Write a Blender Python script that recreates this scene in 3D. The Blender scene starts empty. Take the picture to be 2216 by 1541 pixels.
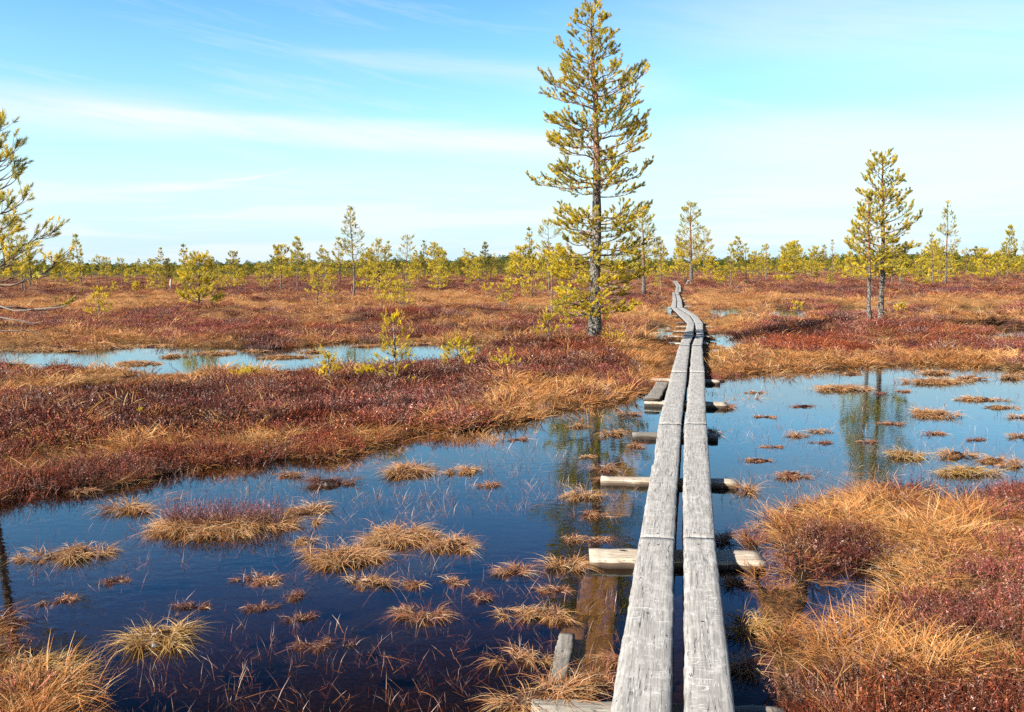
import bpy, math, random
import numpy as np
from mathutils import Vector, Matrix

# ------------------------------------------------------------------ camera, sky, sun
SC = bpy.context.scene
W0, H0, F0 = 2216.0, 1541.0, 1919.0
CAM_Z = 1.72
PITCH = math.atan((H0/2-581.0)/F0)
ROLL = math.radians(-0.4)
cam_d = bpy.data.cameras.new("camera")
cam = bpy.data.objects.new("camera", cam_d)
SC.collection.objects.link(cam)
cam_d.sensor_width = 36.0
cam_d.lens = 36.0*F0/W0
cam_d.clip_end = 12000.0
CM = Matrix.Translation((0, 0, CAM_Z)) @ Matrix.Rotation(math.pi/2-PITCH, 4, 'X') @ Matrix.Rotation(ROLL, 4, 'Z')
cam.matrix_world = CM
SC.camera = cam
CR = np.array(CM.to_3x3())

SUN_EL = math.radians(35.0)
SUN_TO = np.array([-0.835, -0.55])          # horizontal direction towards the sun
SUN_TO = SUN_TO/np.linalg.norm(SUN_TO)
sd = Vector((SUN_TO[0]*math.cos(SUN_EL), SUN_TO[1]*math.cos(SUN_EL), math.sin(SUN_EL)))
sun_d = bpy.data.lights.new("sun", 'SUN')
sun_d.energy = 5.0
sun_d.angle = math.radians(0.53)
sun_d.color = (1.0, 0.945, 0.86)
sun = bpy.data.objects.new("sun", sun_d)
sun.rotation_euler = (-sd).to_track_quat('-Z', 'Y').to_euler()
SC.collection.objects.link(sun)

world = bpy.data.worlds.new("World")
SC.world = world
world.use_nodes = True
wn, wl = world.node_tree.nodes, world.node_tree.links
wn.clear()

def N(nodes, kind, **kw):
    n = nodes.new(kind)
    for k, v in kw.items():
        if k.startswith('i_'):
            n.inputs[k[2:].replace('_', ' ')].default_value = v
        else:
            setattr(n, k, v)
    return n

class G:
    """small helper to write node maths"""
    def __init__(s, tree):
        s.t, s.n, s.l = tree, tree.nodes, tree.links
    def m(s, op, a, b=None, c=None, clamp=False):
        n = s.n.new('ShaderNodeMath'); n.operation = op; n.use_clamp = clamp
        for i, v in enumerate((a, b, c)):
            if v is None: continue
            if isinstance(v, (int, float)): n.inputs[i].default_value = v
            else: s.l.new(v, n.inputs[i])
        return n.outputs[0]
    def ss(s, x, lo, hi, o0=0.0, o1=1.0):
        n = s.n.new('ShaderNodeMapRange'); n.interpolation_type = 'SMOOTHSTEP'
        s.l.new(x, n.inputs[0])
        for i, v in zip((1, 2, 3, 4), (lo, hi, o0, o1)): n.inputs[i].default_value = v
        return n.outputs[0]
    def noise(s, vec, scale, detail=4, rough=0.55, dist=0.0):
        n = s.n.new('ShaderNodeTexNoise')
        n.inputs['Scale'].default_value = scale; n.inputs['Detail'].default_value = detail
        n.inputs['Roughness'].default_value = rough; n.inputs['Distortion'].default_value = dist
        if vec is not None: s.l.new(vec, n.inputs['Vector'])
        return n.outputs[0]
    def vec(s, x, y, z):
        n = s.n.new('ShaderNodeCombineXYZ')
        for i, v in enumerate((x, y, z)):
            if isinstance(v, (int, float)): n.inputs[i].default_value = v
            else: s.l.new(v, n.inputs[i])
        return n.outputs[0]
    def vmul(s, v, sc):
        n = s.n.new('ShaderNodeVectorMath'); n.operation = 'MULTIPLY'
        s.l.new(v, n.inputs[0]); n.inputs[1].default_value = sc
        return n.outputs[0]
    def mix(s, f, a, b, mode='MIX'):
        n = s.n.new('ShaderNodeMix'); n.data_type = 'RGBA'; n.blend_type = mode; n.clamp_factor = True
        for i, v in ((0, f), (6, a), (7, b)):
            if isinstance(v, (int, float)): n.inputs[i].default_value = v
            elif isinstance(v, tuple): n.inputs[i].default_value = (v[0], v[1], v[2], 1)
            else: s.l.new(v, n.inputs[i])
        return n.outputs[2]

def px_azel(px, py):
    d = CR @ np.array([(px-W0/2)/F0, -(py-H0/2)/F0, -1.0])
    return math.atan2(d[0], d[1]), math.atan2(d[2], math.hypot(d[0], d[1]))

g = G(world.node_tree)
sky = wn.new('ShaderNodeTexSky'); sky.sky_type = 'NISHITA'; sky.sun_disc = False
sky.sun_elevation = SUN_EL
sky.sun_rotation = math.atan2(SUN_TO[0], SUN_TO[1])
sky.air_density = 1.0; sky.dust_density = 0.6; sky.ozone_density = 1.3; sky.altitude = 100
hs = wn.new('ShaderNodeHueSaturation'); hs.inputs['Hue'].default_value = 0.490
hs.inputs['Saturation'].default_value = 1.32; hs.inputs['Value'].default_value = 1.1
wl.new(sky.outputs[0], hs.inputs['Color'])
tc = wn.new('ShaderNodeTexCoord')
sx = wn.new('ShaderNodeSeparateXYZ'); wl.new(tc.outputs['Generated'], sx.inputs[0])
az = g.m('ARCTAN2', sx.outputs[0], sx.outputs[1])
el = g.m('ARCSINE', sx.outputs[2])
nz = g.noise(g.vec(g.m('MULTIPLY', az, 1.6), g.m('MULTIPLY', el, 1.6), 0.0), 2.0, 3)
wv = g.m('MULTIPLY', g.m('SUBTRACT', nz, 0.5), 0.05)
# streaky cirrus texture, stretched along the horizon and tipped a little
sk = g.noise(g.vec(g.m('MULTIPLY', az, 2.2), g.m('MULTIPLY', g.m('ADD', el, g.m('MULTIPLY', az, 0.16)), 26.0), 3.3), 1.6, 7, 0.62, 0.35)
sk2 = g.noise(g.vec(g.m('MULTIPLY', az, 3.0), g.m('MULTIPLY', el, 34.0), 9.1), 1.3, 6, 0.6, 0.25)
def band(p0, p1, h0, h1, strength, soft=0.5, fade=0.06):
    """a cirrus streak lying between two directions of the sky"""
    a0, e0 = px_azel(*p0); a1, e1 = px_azel(*p1)
    t = g.m('DIVIDE', g.m('SUBTRACT', az, a0), a1-a0)
    c = g.m('ADD', g.m('MULTIPLY', t, e1-e0), e0)
    hh = g.m('ADD', g.m('MULTIPLY', t, (h1-h0)/F0), h0/F0)
    d = g.m('DIVIDE', g.m('ABSOLUTE', g.m('ADD', g.m('SUBTRACT', el, c), g.m('MULTIPLY', g.m('SUBTRACT', sk2, .5), 0.025))), g.m('MAXIMUM', hh, 0.002))
    m_ = g.ss(d, soft, 1.35, 1.0, 0.0)
    endm = g.m('MULTIPLY', g.ss(t, -fade, fade*2, 0, 1), g.ss(t, 1-fade*2, 1+fade, 1, 0))
    return g.m('MULTIPLY', g.m('MULTIPLY', m_, endm), strength)
parts_ = [
    band((-700, 150), (560, 275), 50, 50, .6, .1, .12),
    band((-100, 205), (1420, 322), 26, 42, .95, .1, .10),
    band((620, 100), (1500, 190), 10, 50, .35, .1, .1),
    band((40, 418), (540, 400), 15, 9, .9, .0, .2),
    band((420, 406), (640, 360), 9, 6, .8, .0, .2),
    band((1400, 290), (2900, 320), 50, 120, .6, .0, .15),
    band((1250, 360), (1560, 362), 9, 9, .3, .0, .2),
    band((1300, 40), (3000, -20), 90, 150, .45, .0, .2),
]
cl = parts_[0]
for p_ in parts_[1:]:
    cl = g.m('MAXIMUM', cl, p_)
tex = g.ss(sk, 0.25, 0.62, 0.45, 1.0)
cl = g.m('MULTIPLY', cl, tex)
# general thin veil low over the horizon, in streaks, and stray wisps higher up
low = g.m('MULTIPLY', g.ss(g.m('ABSOLUTE', g.m('SUBTRACT', el, 0.045)), 0.02, 0.075, 1, 0), g.ss(sk2, 0.42, 0.6, 0.0, 0.6))
hi = g.m('MULTIPLY', g.ss(sk, 0.5, 0.78, 0, 0.32), g.ss(el, 0.02, 0.2, 0.6, 1.0))
cl = g.m('MAXIMUM', g.m('MAXIMUM', cl, low), hi, clamp=True)
cl = g.m('MULTIPLY', cl, g.ss(el, 0.30, 0.55, 1.0, 0.25))
skyc = g.mix(g.ss(el, .20, .54), hs.outputs[0], g.mix(1.0, hs.outputs[0], (.20, .46, 1.35), 'MULTIPLY'))  # upper sky tinted deep blue, added to make the pools' reflections bluer
skyc = g.mix(g.ss(el, .27, .50), skyc, g.mix(1.0, skyc, (.80, .38, .18), 'MULTIPLY'))  # dimmed again higher up, so the near water mirrors a darker sky
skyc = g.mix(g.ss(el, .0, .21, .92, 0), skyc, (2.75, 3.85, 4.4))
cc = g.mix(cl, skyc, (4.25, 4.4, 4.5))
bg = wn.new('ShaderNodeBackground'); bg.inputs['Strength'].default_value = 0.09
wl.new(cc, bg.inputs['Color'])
wo = wn.new('ShaderNodeOutputWorld'); wl.new(bg.outputs[0], wo.inputs['Surface'])

SC.view_settings.view_transform = 'Standard'
SC.view_settings.look = 'None'
SC.view_settings.exposure = 1.36
SC.view_settings.gamma = 1.0
SC.view_settings.use_curve_mapping = False
SC.render.engine = 'CYCLES'
SC.cycles.max_bounces = 6
SC.cycles.diffuse_bounces = 2
SC.cycles.glossy_bounces = 3
SC.cycles.transparent_max_bounces = 8
SC.cycles.use_denoising = False

# ------------------------------------------------------------------ helpers
rng = np.random.default_rng(7)
random.seed(7)

def ray(px, py):
    return CR @ np.array([(px-W0/2)/F0, -(py-H0/2)/F0, -1.0])

def ground(px, py, z=0.0):
    """point of the photographed place where the level plane z shows at that spot"""
    d = ray(px, py)
    t = (z-CAM_Z)/d[2]
    return np.array([d[0]*t, d[1]*t, z])

def px_size(dist):
    return dist/F0

def _hash(ix, iy, s):
    h = (ix.astype(np.int64)*374761393 + iy.astype(np.int64)*668265263 + s*1442695041) & 0xFFFFFFFF
    h = ((h ^ (h >> 13))*1274126177) & 0xFFFFFFFF
    h = (h ^ (h >> 16)) & 0xFFFFFFFF
    return h/4294967295.0

def vnoise(x, y, s=0):
    x = np.asarray(x, float); y = np.asarray(y, float)
    ix, iy = np.floor(x), np.floor(y)
    fx, fy = x-ix, y-iy
    fx = fx*fx*(3-2*fx); fy = fy*fy*(3-2*fy)
    a, b = _hash(ix, iy, s), _hash(ix+1, iy, s)
    c, d = _hash(ix, iy+1, s), _hash(ix+1, iy+1, s)
    return (a*(1-fx)+b*fx)*(1-fy)+(c*(1-fx)+d*fx)*fy

def fbm(x, y, o=4, s=0):
    v = 0; a = .5; t = 0
    for i in range(o):
        v = v+a*vnoise(x*2**i+17.3*i, y*2**i-9.1*i, s+i); t += a; a *= .5
    return v/t

def mesh_from(name, V, T, col=None, mats=(), smooth=False, mat_idx=None):
    """triangle mesh from arrays"""
    me = bpy.data.meshes.new(name)
    V = np.ascontiguousarray(V, np.float32); T = np.ascontiguousarray(T, np.int32)
    me.vertices.add(len(V)); me.vertices.foreach_set('co', V.ravel())
    k = T.shape[1]
    me.loops.add(T.size); me.loops.foreach_set('vertex_index', T.ravel())
    me.polygons.add(len(T)); me.polygons.foreach_set('loop_start', np.arange(len(T), dtype=np.int32)*k)
    me.polygons.foreach_set('loop_total', np.full(len(T), k, np.int32))
    if smooth is True:
        me.polygons.foreach_set('use_smooth', np.ones(len(T), bool))
    if mat_idx is not None:
        me.polygons.foreach_set('material_index', np.ascontiguousarray(mat_idx, np.int32))
    if col is not None:
        a = me.color_attributes.new('Col', 'FLOAT_COLOR', 'POINT')
        c4 = np.ones((len(V), 4), np.float32); c4[:, :3] = col
        a.data.foreach_set('color', c4.ravel())
    for m in mats: me.materials.append(m)
    me.update(calc_edges=True)
    return me

def obj(name, me, parent=None, loc=None, coll=None):
    o = bpy.data.objects.new(name, me)
    (coll or SC.collection).objects.link(o)
    if loc is not None: o.location = loc
    if parent is not None: o.parent = parent
    return o

def tag(o, label=None, cat=None, group=None, kind=None):
    if label: o['label'] = label
    if cat: o['category'] = cat
    if group: o['group'] = group
    if kind: o['kind'] = kind
    return o

def unit(v):
    return v/np.maximum(np.linalg.norm(v, axis=-1, keepdims=True), 1e-9)

def ribbons(P, D, L, Wd, bend, nseg, C0, C1, tipw=0.05, r=None):
    """curved tapering blades; returns verts, tris, colours"""
    r = r or rng
    n = len(P)
    side = unit(np.cross(D, r.normal(size=(n, 3))))
    V = []; C = []
    for k in range(nseg+1):
        t = k/nseg
        p = P+D*(L*t)[:, None]+bend*(t*t)*L[:, None]
        w = Wd*(1-(1-tipw)*t**1.5)
        c = C0*(1-t)+C1*t
        if k == nseg:
            V.append(p[:, None, :]); C.append(c[:, None, :])
        else:
            V.append(np.stack([p-side*(w/2)[:, None], p+side*(w/2)[:, None]], 1))
            C.append(np.stack([c, c], 1))
    V = np.concatenate(V, 1); C = np.concatenate(C, 1)
    nv = V.shape[1]
    tri = []
    for k in range(nseg-1):
        a = 2*k
        tri += [(a, a+1, a+3), (a, a+3, a+2)]
    a = 2*(nseg-1)
    tri.append((a, a+1, a+2))
    tri = np.array(tri)
    T = (np.arange(n)*nv)[:, None, None]+tri[None]
    return V.reshape(-1, 3), T.reshape(-1, 3), C.reshape(-1, 3)

def tubes(P, R, sides=5, twist=0.0):
    """P (n,K,3) polylines with radii R (n,K); returns verts and tris"""
    n, K, _ = P.shape
    Tn = np.gradient(P, axis=1) if K > 2 else np.repeat((P[:, 1:]-P[:, :1]), K, 1)
    Tn = unit(Tn)
    up = np.where(np.abs(Tn[:, :1, 2:3]) > .9, np.array([1., 0, 0]), np.array([0, 0, 1.]))
    A = unit(np.cross(Tn, np.broadcast_to(up, Tn.shape)))
    B = np.cross(Tn, A)
    ang = np.arange(sides)*2*math.pi/sides+twist
    V = P[:, :, None, :]+R[:, :, None, None]*(A[:, :, None, :]*np.cos(ang)[None, None, :, None]+B[:, :, None, :]*np.sin(ang)[None, None, :, None])
    idx = []
    for k in range(K-1):
        for s in range(sides):
            a = k*sides+s; b = k*sides+(s+1) % sides
            idx += [(a, b, b+sides), (a, b+sides, a+sides)]
    # far cap
    e = (K-1)*sides
    for s in range(1, sides-1): idx.append((e, e+s, e+s+1))
    for s in range(1, sides-1): idx.append((0, s+1, s))
    idx = np.array(idx)
    T = (np.arange(n)*K*sides)[:, None, None]+idx[None]
    return V.reshape(-1, 3), T.reshape(-1, 3)

class MB:
    """collects pieces of one mesh"""
    def __init__(s): s.V = []; s.T = []; s.C = []; s.n = 0
    def add(s, V, T, C=None):
        s.V.append(V); s.T.append(T+s.n); s.n += len(V)
        if C is None: C = np.ones((len(V), 3))
        elif np.ndim(C) == 1: C = np.tile(np.array(C, float), (len(V), 1))
        s.C.append(C)
    def mesh(s, name, mats, smooth=False):
        return mesh_from(name, np.concatenate(s.V), np.concatenate(s.T), np.concatenate(s.C), mats, smooth)
    def __bool__(s): return s.n > 0

# ------------------------------------------------------------------ materials
def mat(name):
    m = bpy.data.materials.new(name); m.use_nodes = True
    m.node_tree.nodes.clear()
    return m, G(m.node_tree)

def out(g, sh):
    o = g.n.new('ShaderNodeOutputMaterial'); g.l.new(sh, o.inputs['Surface'])

def pbsdf(g, col, rough=0.8, spec=0.3, bump=None, bstr=0.3, bdist=0.01):
    p = g.n.new('ShaderNodeBsdfPrincipled')
    if isinstance(col, tuple): p.inputs['Base Color'].default_value = (*col, 1)
    else: g.l.new(col, p.inputs['Base Color'])
    if isinstance(rough, float): p.inputs['Roughness'].default_value = rough
    else: g.l.new(rough, p.inputs['Roughness'])
    p.inputs['Specular IOR Level'].default_value = spec
    if bump is not None:
        b = g.n.new('ShaderNodeBump'); b.inputs['Strength'].default_value = bstr; b.inputs['Distance'].default_value = bdist
        g.l.new(bump, b.inputs['Height']); g.l.new(b.outputs[0], p.inputs['Normal'])
    return p.outputs[0]

def leafy(name, transl=0.3, rough=0.6, spec=0.25, inst=True, gain=1.0):
    """leaf, blade or needle: its own vertex colour times the tint of the clump it belongs to"""
    m, g = mat(name)
    a = g.n.new('ShaderNodeAttribute'); a.attribute_name = 'Col'
    c = a.outputs['Color']
    if inst:
        b = g.n.new('ShaderNodeAttribute'); b.attribute_type = 'INSTANCER'; b.attribute_name = 'tint'
        c = g.mix(1.0, c, b.outputs['Color'], 'MULTIPLY')
    if gain != 1.0: c = g.mix(1.0, c, (gain, gain, gain), 'MULTIPLY')
    p = pbsdf(g, c, rough, spec)
    t = g.n.new('ShaderNodeBsdfTranslucent'); g.l.new(c, t.inputs['Color'])
    mx = g.n.new('ShaderNodeMixShader'); mx.inputs[0].default_value = transl
    g.l.new(p, mx.inputs[1]); g.l.new(t.outputs[0], mx.inputs[2])
    out(g, mx.outputs[0])
    return m

M_GRASS = leafy('sedge_blades', .3, .5, .25)
M_HEATH = leafy('heather_shoots', .15, .8, .08)
M_TUSS = leafy('tussock_blades', .25, .45, .4, inst=False)
M_NEEDLE = leafy('pine_needles', .45, .42, .45, inst=False)
M_NEEDLE_I = leafy('pine_needles_far', .40, .5, .3, inst=True)

# bark: grey-green lichen scales low, orange above (vertex colour carries the bark zones)
M_BARK, g = mat('pine_bark')
a = g.n.new('ShaderNodeAttribute'); a.attribute_name = 'Col'
tcx = g.n.new('ShaderNodeTexCoord')
nb = g.noise(g.vmul(tcx.outputs['Object'], (14, 14, 5)), 1.5, 5, .65)
vo = g.n.new('ShaderNodeTexVoronoi'); vo.feature = 'DISTANCE_TO_EDGE'; vo.inputs['Scale'].default_value = 1.0
g.l.new(g.vmul(tcx.outputs['Object'], (26, 26, 11)), vo.inputs['Vector'])
fur = g.ss(vo.outputs['Distance'], 0.0, 0.16)
c = g.mix(g.ss(nb, .35, .7), g.mix(1.0, a.outputs['Color'], (.5, .5, .5), 'MULTIPLY'), a.outputs['Color'])
c = g.mix(g.m('SUBTRACT', 1.0, fur), c, g.mix(1.0, c, (.22, .2, .18), 'MULTIPLY'))
out(g, pbsdf(g, c, .85, .2, g.m('ADD', fur, nb), .8, .02))

M_TWIG, g = mat('twig_wood')
a = g.n.new('ShaderNodeAttribute'); a.attribute_name = 'Col'
out(g, pbsdf(g, a.outputs['Color'], .85, .2))

# weathered boards
def wood(name, base, wet=False, spots=True, seed=0.0):
    m, g = mat(name)
    tcx = g.n.new('ShaderNodeTexCoord'); oi = g.n.new('ShaderNodeObjectInfo')
    ad = g.n.new('ShaderNodeVectorMath'); ad.operation = 'ADD'
    g.l.new(tcx.outputs['Object'], ad.inputs[0])
    g.l.new(g.vec(g.m('MULTIPLY', oi.outputs['Random'], 37.0), g.m('MULTIPLY', oi.outputs['Random'], 91.0), 3.0+seed), ad.inputs[1])
    v = ad.outputs[0]
    fine = g.noise(g.vmul(v, (95, 4.0, 95)), 1.0, 6, .65)
    broad = g.noise(g.vmul(v, (9, 1.6, 9)), 1.0, 4, .6)
    blot = g.noise(g.vmul(v, (14, 9, 14)), 1.0, 5, .6)
    crackn = g.noise(g.vmul(v, (26, .9, 26)), 1.0, 3, .5)
    crack = g.ss(g.m('ABSOLUTE', g.m('SUBTRACT', crackn, .5)), 0.0, 0.009, 1, 0)
    crack = g.m('MULTIPLY', crack, g.ss(g.noise(g.vmul(v, (5, 1.2, 5)), 1.0, 2), .38, .5))
    b = base
    c = g.mix(g.ss(fine, .3, .7), tuple(x*.55 for x in b), tuple(min(1, x*1.3) for x in b))
    c = g.mix(g.m('MULTIPLY', g.ss(broad, .42, .7), .55), c, (b[0]*.72, b[1]*.70, b[2]*.68))
    c = g.mix(g.m('MULTIPLY', g.ss(blot, .5, .66), .6), c, tuple(min(1, x*1.35) for x in b))
    mot = g.noise(g.vmul(v, (55, 22, 40)), 1.0, 3, .7)
    c = g.mix(g.m('MULTIPLY', g.ss(mot, .5, .66), .5), c, tuple(x*.62 for x in b))
    h = g.m('ADD', g.m('MULTIPLY', fine, .5), g.m('MULTIPLY', broad, .5))
    if spots:
        # worn pale flecks from boots and transverse axe and saw marks
        fl = g.n.new('ShaderNodeTexVoronoi'); fl.inputs['Scale'].default_value = 1.0; fl.inputs['Randomness'].default_value = 1.0
        g.l.new(g.vmul(v, (115, 17, 40)), fl.inputs['Vector'])
        flm = g.m('MULTIPLY', g.ss(fl.outputs['Distance'], .15, .40, 1, 0), g.ss(g.noise(g.vmul(v, (12, 7, 9)), 1.0, 4), .42, .62))
        c = g.mix(g.m('MULTIPLY', flm, .6), c, (.52, .51, .49))
        dk = g.n.new('ShaderNodeTexVoronoi'); dk.inputs['Scale'].default_value = 1.0
        g.l.new(g.vmul(v, (48, 19, 40)), dk.inputs['Vector'])
        dkm = g.m('MULTIPLY', g.ss(dk.outputs['Distance'], .16, .3, 1, 0), g.ss(g.noise(g.vmul(v, (8, 5, 9)), 1.0, 2), .52, .62))
        c = g.mix(g.m('MULTIPLY', dkm, .35), c, tuple(x*.6 for x in b))
        tn = g.noise(g.vmul(v, (4.5, 27, 4)), 1.0, 2, .5, .2)
        tm = g.ss(g.m('ABSOLUTE', g.m('SUBTRACT', tn, .56)), 0.0, 0.012, 1, 0)
        tm = g.m('MULTIPLY', tm, g.ss(g.noise(g.vmul(v, (7, 2.2, 4)), 1.0, 2), .47, .56))
        c = g.mix(g.m('MULTIPLY', tm, .8), c, (.62, .61, .59))
        h = g.m('ADD', h, g.m('MULTIPLY', g.m('ADD', flm, tm), -.25))
    c = g.mix(g.m('MULTIPLY', crack, .9), c, (.03, .027, .025))
    h = g.m('SUBTRACT', h, crack)
    # end grain and sides of the boards are coloured darker than the tops
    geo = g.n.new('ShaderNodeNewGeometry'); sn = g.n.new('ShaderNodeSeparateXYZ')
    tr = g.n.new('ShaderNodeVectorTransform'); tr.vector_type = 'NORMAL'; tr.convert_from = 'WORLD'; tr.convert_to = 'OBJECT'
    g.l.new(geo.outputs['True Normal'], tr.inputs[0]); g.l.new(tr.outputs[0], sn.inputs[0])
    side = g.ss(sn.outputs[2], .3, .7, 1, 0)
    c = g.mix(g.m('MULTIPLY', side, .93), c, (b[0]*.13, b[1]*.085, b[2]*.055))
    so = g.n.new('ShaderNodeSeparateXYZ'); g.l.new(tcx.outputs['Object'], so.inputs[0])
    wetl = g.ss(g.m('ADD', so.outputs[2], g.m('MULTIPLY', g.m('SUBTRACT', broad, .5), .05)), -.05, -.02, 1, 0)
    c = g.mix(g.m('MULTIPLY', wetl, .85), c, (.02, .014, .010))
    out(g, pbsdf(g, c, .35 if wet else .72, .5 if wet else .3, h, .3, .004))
    return m
M_PLANK = wood('weathered_plank', (.300, .284, .260))
M_BEAM = wood('bleached_beam', (.44, .37, .28), spots=False)
M_WET = wood('sodden_board', (.21, .175, .14), wet=True, spots=False)
M_OLD = wood('old_grey_board', (.20, .18, .15), spots=False)
M_NAIL, g = mat('rusty_nail'); out(g, pbsdf(g, (.05, .035, .03), .5, .5))
M_KNOT, g = mat('dark_knot'); out(g, pbsdf(g, (.02, .016, .014), .5, .4))

# ground
M_GROUND, g = mat('peat_ground')
a = g.n.new('ShaderNodeAttribute'); a.attribute_name = 'Col'
tcx = g.n.new('ShaderNodeTexCoord')
n1 = g.noise(g.vmul(tcx.outputs['Object'], (1, 1, 1)), 38.0, 6, .75)
n2 = g.noise(g.vmul(tcx.outputs['Object'], (1, 1, 1)), 1.6, 4, .6)
c = g.mix(g.ss(n1, .38, .62), g.mix(1.0, a.outputs['Color'], (.22, .18, .18), 'MULTIPLY'), g.mix(1.0, a.outputs['Color'], (1.45, 1.35, 1.25), 'MULTIPLY'))
c = g.mix(g.m('MULTIPLY', g.ss(n2, .45, .65), .5), c, g.mix(1.0, c, (.65, .55, .6), 'MULTIPLY'))
out(g, pbsdf(g, c, .9, .1, n1, .9, .05))

# still dark bog water
M_WATER, g = mat('bog_water')
gl = g.n.new('ShaderNodeBsdfGlossy'); gl.inputs['Roughness'].default_value = 0.012
gl.inputs['Color'].default_value = (.74, .93, 1, 1)
tp = g.n.new('ShaderNodeBsdfTransparent'); tp.inputs['Color'].default_value = (.72, .52, .32, 1)
tcx = g.n.new('ShaderNodeTexCoord')
wv1 = g.noise(g.vmul(tcx.outputs['Object'], (1, 1.4, 1)), 9.0, 3, .5)
wv2 = g.noise(g.vmul(tcx.outputs['Object'], (1, 1, 1)), 45.0, 2, .5)
calm = g.ss(g.noise(g.vmul(tcx.outputs['Object'], (1, 1, 1)), .5, 2), .35, .65, .25, 1.0)
hh = g.m('MULTIPLY', g.m('ADD', wv1, g.m('MULTIPLY', wv2, .18)), calm)
b = g.n.new('ShaderNodeBump'); b.inputs['Strength'].default_value = .11; b.inputs['Distance'].default_value = .010
g.l.new(hh, b.inputs['Height'])
g.l.new(b.outputs[0], gl.inputs['Normal'])
geo = g.n.new('ShaderNodeNewGeometry'); dt = g.n.new('ShaderNodeVectorMath'); dt.operation = 'DOT_PRODUCT'
g.l.new(b.outputs[0], dt.inputs[0]); g.l.new(geo.outputs['Incoming'], dt.inputs[1])
cs = g.m('SUBTRACT', 1.0, g.m('MINIMUM', g.m('ABSOLUTE', dt.outputs['Value']), 1.0))
fres = g.m('ADD', .02, g.m('MULTIPLY', .98, g.m('POWER', cs, 4.9)))
mx = g.n.new('ShaderNodeMixShader')
g.l.new(fres, mx.inputs[0]); g.l.new(tp.outputs[0], mx.inputs[1]); g.l.new(gl.outputs[0], mx.inputs[2])
out(g, mx.outputs[0])

# ------------------------------------------------------------------ the lie of the land
def chain(far, near, NEARZ=.24):
    pts = [ground(x, y, 0.0)[:2] for x, y in far]+[ground(x, y, NEARZ)[:2] for x, y in near]
    return np.array(pts)

POOLS = [
    chain([(-900, 1180), (-300, 1105), (0, 1085), (110, 1072), (190, 1062), (250, 1058), (330, 1035), (420, 1012), (480, 1005), (560, 1000), (620, 990), (720, 985), (820, 965),
           (900, 950), (960, 937), (1100, 915), (1200, 900), (1240, 882), (1330, 865), (1400, 848), (1440, 845), (1530, 850), (1545, 832), (1600, 815),
           (1700, 802), (1800, 797), (1950, 795), (2050, 792), (2216, 800), (2700, 806)],
          [(2700, 1010), (2216, 1030), (2130, 1052), (2060, 1062), (1990, 1035), (1900, 1030), (1800, 1040), (1720, 1072), (1650, 1095), (1585, 1105), (1590, 1140),
           (1600, 1180), (1625, 1225), (1595, 1260), (1635, 1300), (1630, 1340), (1600, 1380), (1580, 1450), (1560, 1600), (1500, 1900), (1000, 1900), (300, 1750), (180, 1560),
           (140, 1480), (100, 1400), (20, 1370), (0, 1330), (-60, 1310), (-400, 1310), (-900, 1360)], .14),
    chain([(-500, 745), (0, 752), (60, 752), (100, 750), (200, 750), (235, 742), (340, 740), (400, 748), (500, 748), (560, 757), (620, 752), (690, 745), (725, 732), (800, 734), (860, 738), (960, 742),
           (1000, 740), (1115, 737)],
          [(1110, 740), (1040, 747), (960, 755), (870, 757), (830, 775), (780, 772), (740, 767), (700, 772), (620, 782), (560, 776), (480, 780), (400, 790), (370, 788), (330, 784), (250, 792), (200, 806),
           (140, 812), (120, 800), (165, 783), (235, 776), (180, 768), (60, 772), (0, 765), (-500, 770)], .30),
    chain([(960, 705), (1080, 705)], [(1070, 709), (970, 709)]),
    chain([(1655, 668), (1700, 666), (1770, 668)], [(1755, 676), (1670, 676)]),
    chain([(1800, 665), (1880, 664)], [(1870, 668), (1810, 668)]),
    chain([(2035, 666), (2170, 664)], [(2160, 671), (2045, 671)]),
    chain([(2130, 709), (2400, 709)], [(2400, 715), (2140, 714)]),
    chain([(1530, 669), (1610, 667)], [(1640, 677), (1540, 677)]),
    chain([(1540, 722), (1605, 722)], [(1605, 734), (1550, 734)]),
    chain([(1405, 706), (1452, 704)], [(1450, 716), (1412, 717)]),
    chain([(1435, 662), (1452, 662)], [(1458, 676), (1446, 676)]),
    chain([(1110, 660), (1190, 660)], [(1180, 663), (1120, 663)]),
    chain([(530, 672), (620, 671)], [(610, 674), (540, 675)]),
    chain([(-30, 806), (-5, 806), (5, 811)], [(0, 808), (-30, 806)]),
    chain([(1760, 1225), (1900, 1225)], [(1890, 1270), (1800, 1285), (1740, 1260)]),
    chain([(1640, 1145), (1700, 1145)], [(1720, 1175), (1660, 1190)]),
    chain([(2330, 860), (2500, 860)], [(2500, 870), (2330, 870)]),
]

def poly_sd(P, x, y):
    """signed distance to polygon, positive outside"""
    a = P; b = np.roll(P, -1, 0)
    d2 = np.full(x.shape, 1e18); inside = np.zeros(x.shape, bool)
    for (ax, ay), (bx, by) in zip(a, b):
        ex, ey = bx-ax, by-ay
        wx, wy = x-ax, y-ay
        t = np.clip((wx*ex+wy*ey)/(ex*ex+ey*ey+1e-12), 0, 1)
        d2 = np.minimum(d2, (wx-ex*t)**2+(wy-ey*t)**2)
        cnd = ((ay > y) != (by > y)) & (x < (bx-ax)*(y-ay)/(by-ay+1e-15)+ax)
        inside ^= cnd
    d = np.sqrt(d2)
    return np.where(inside, -d, d)

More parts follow.
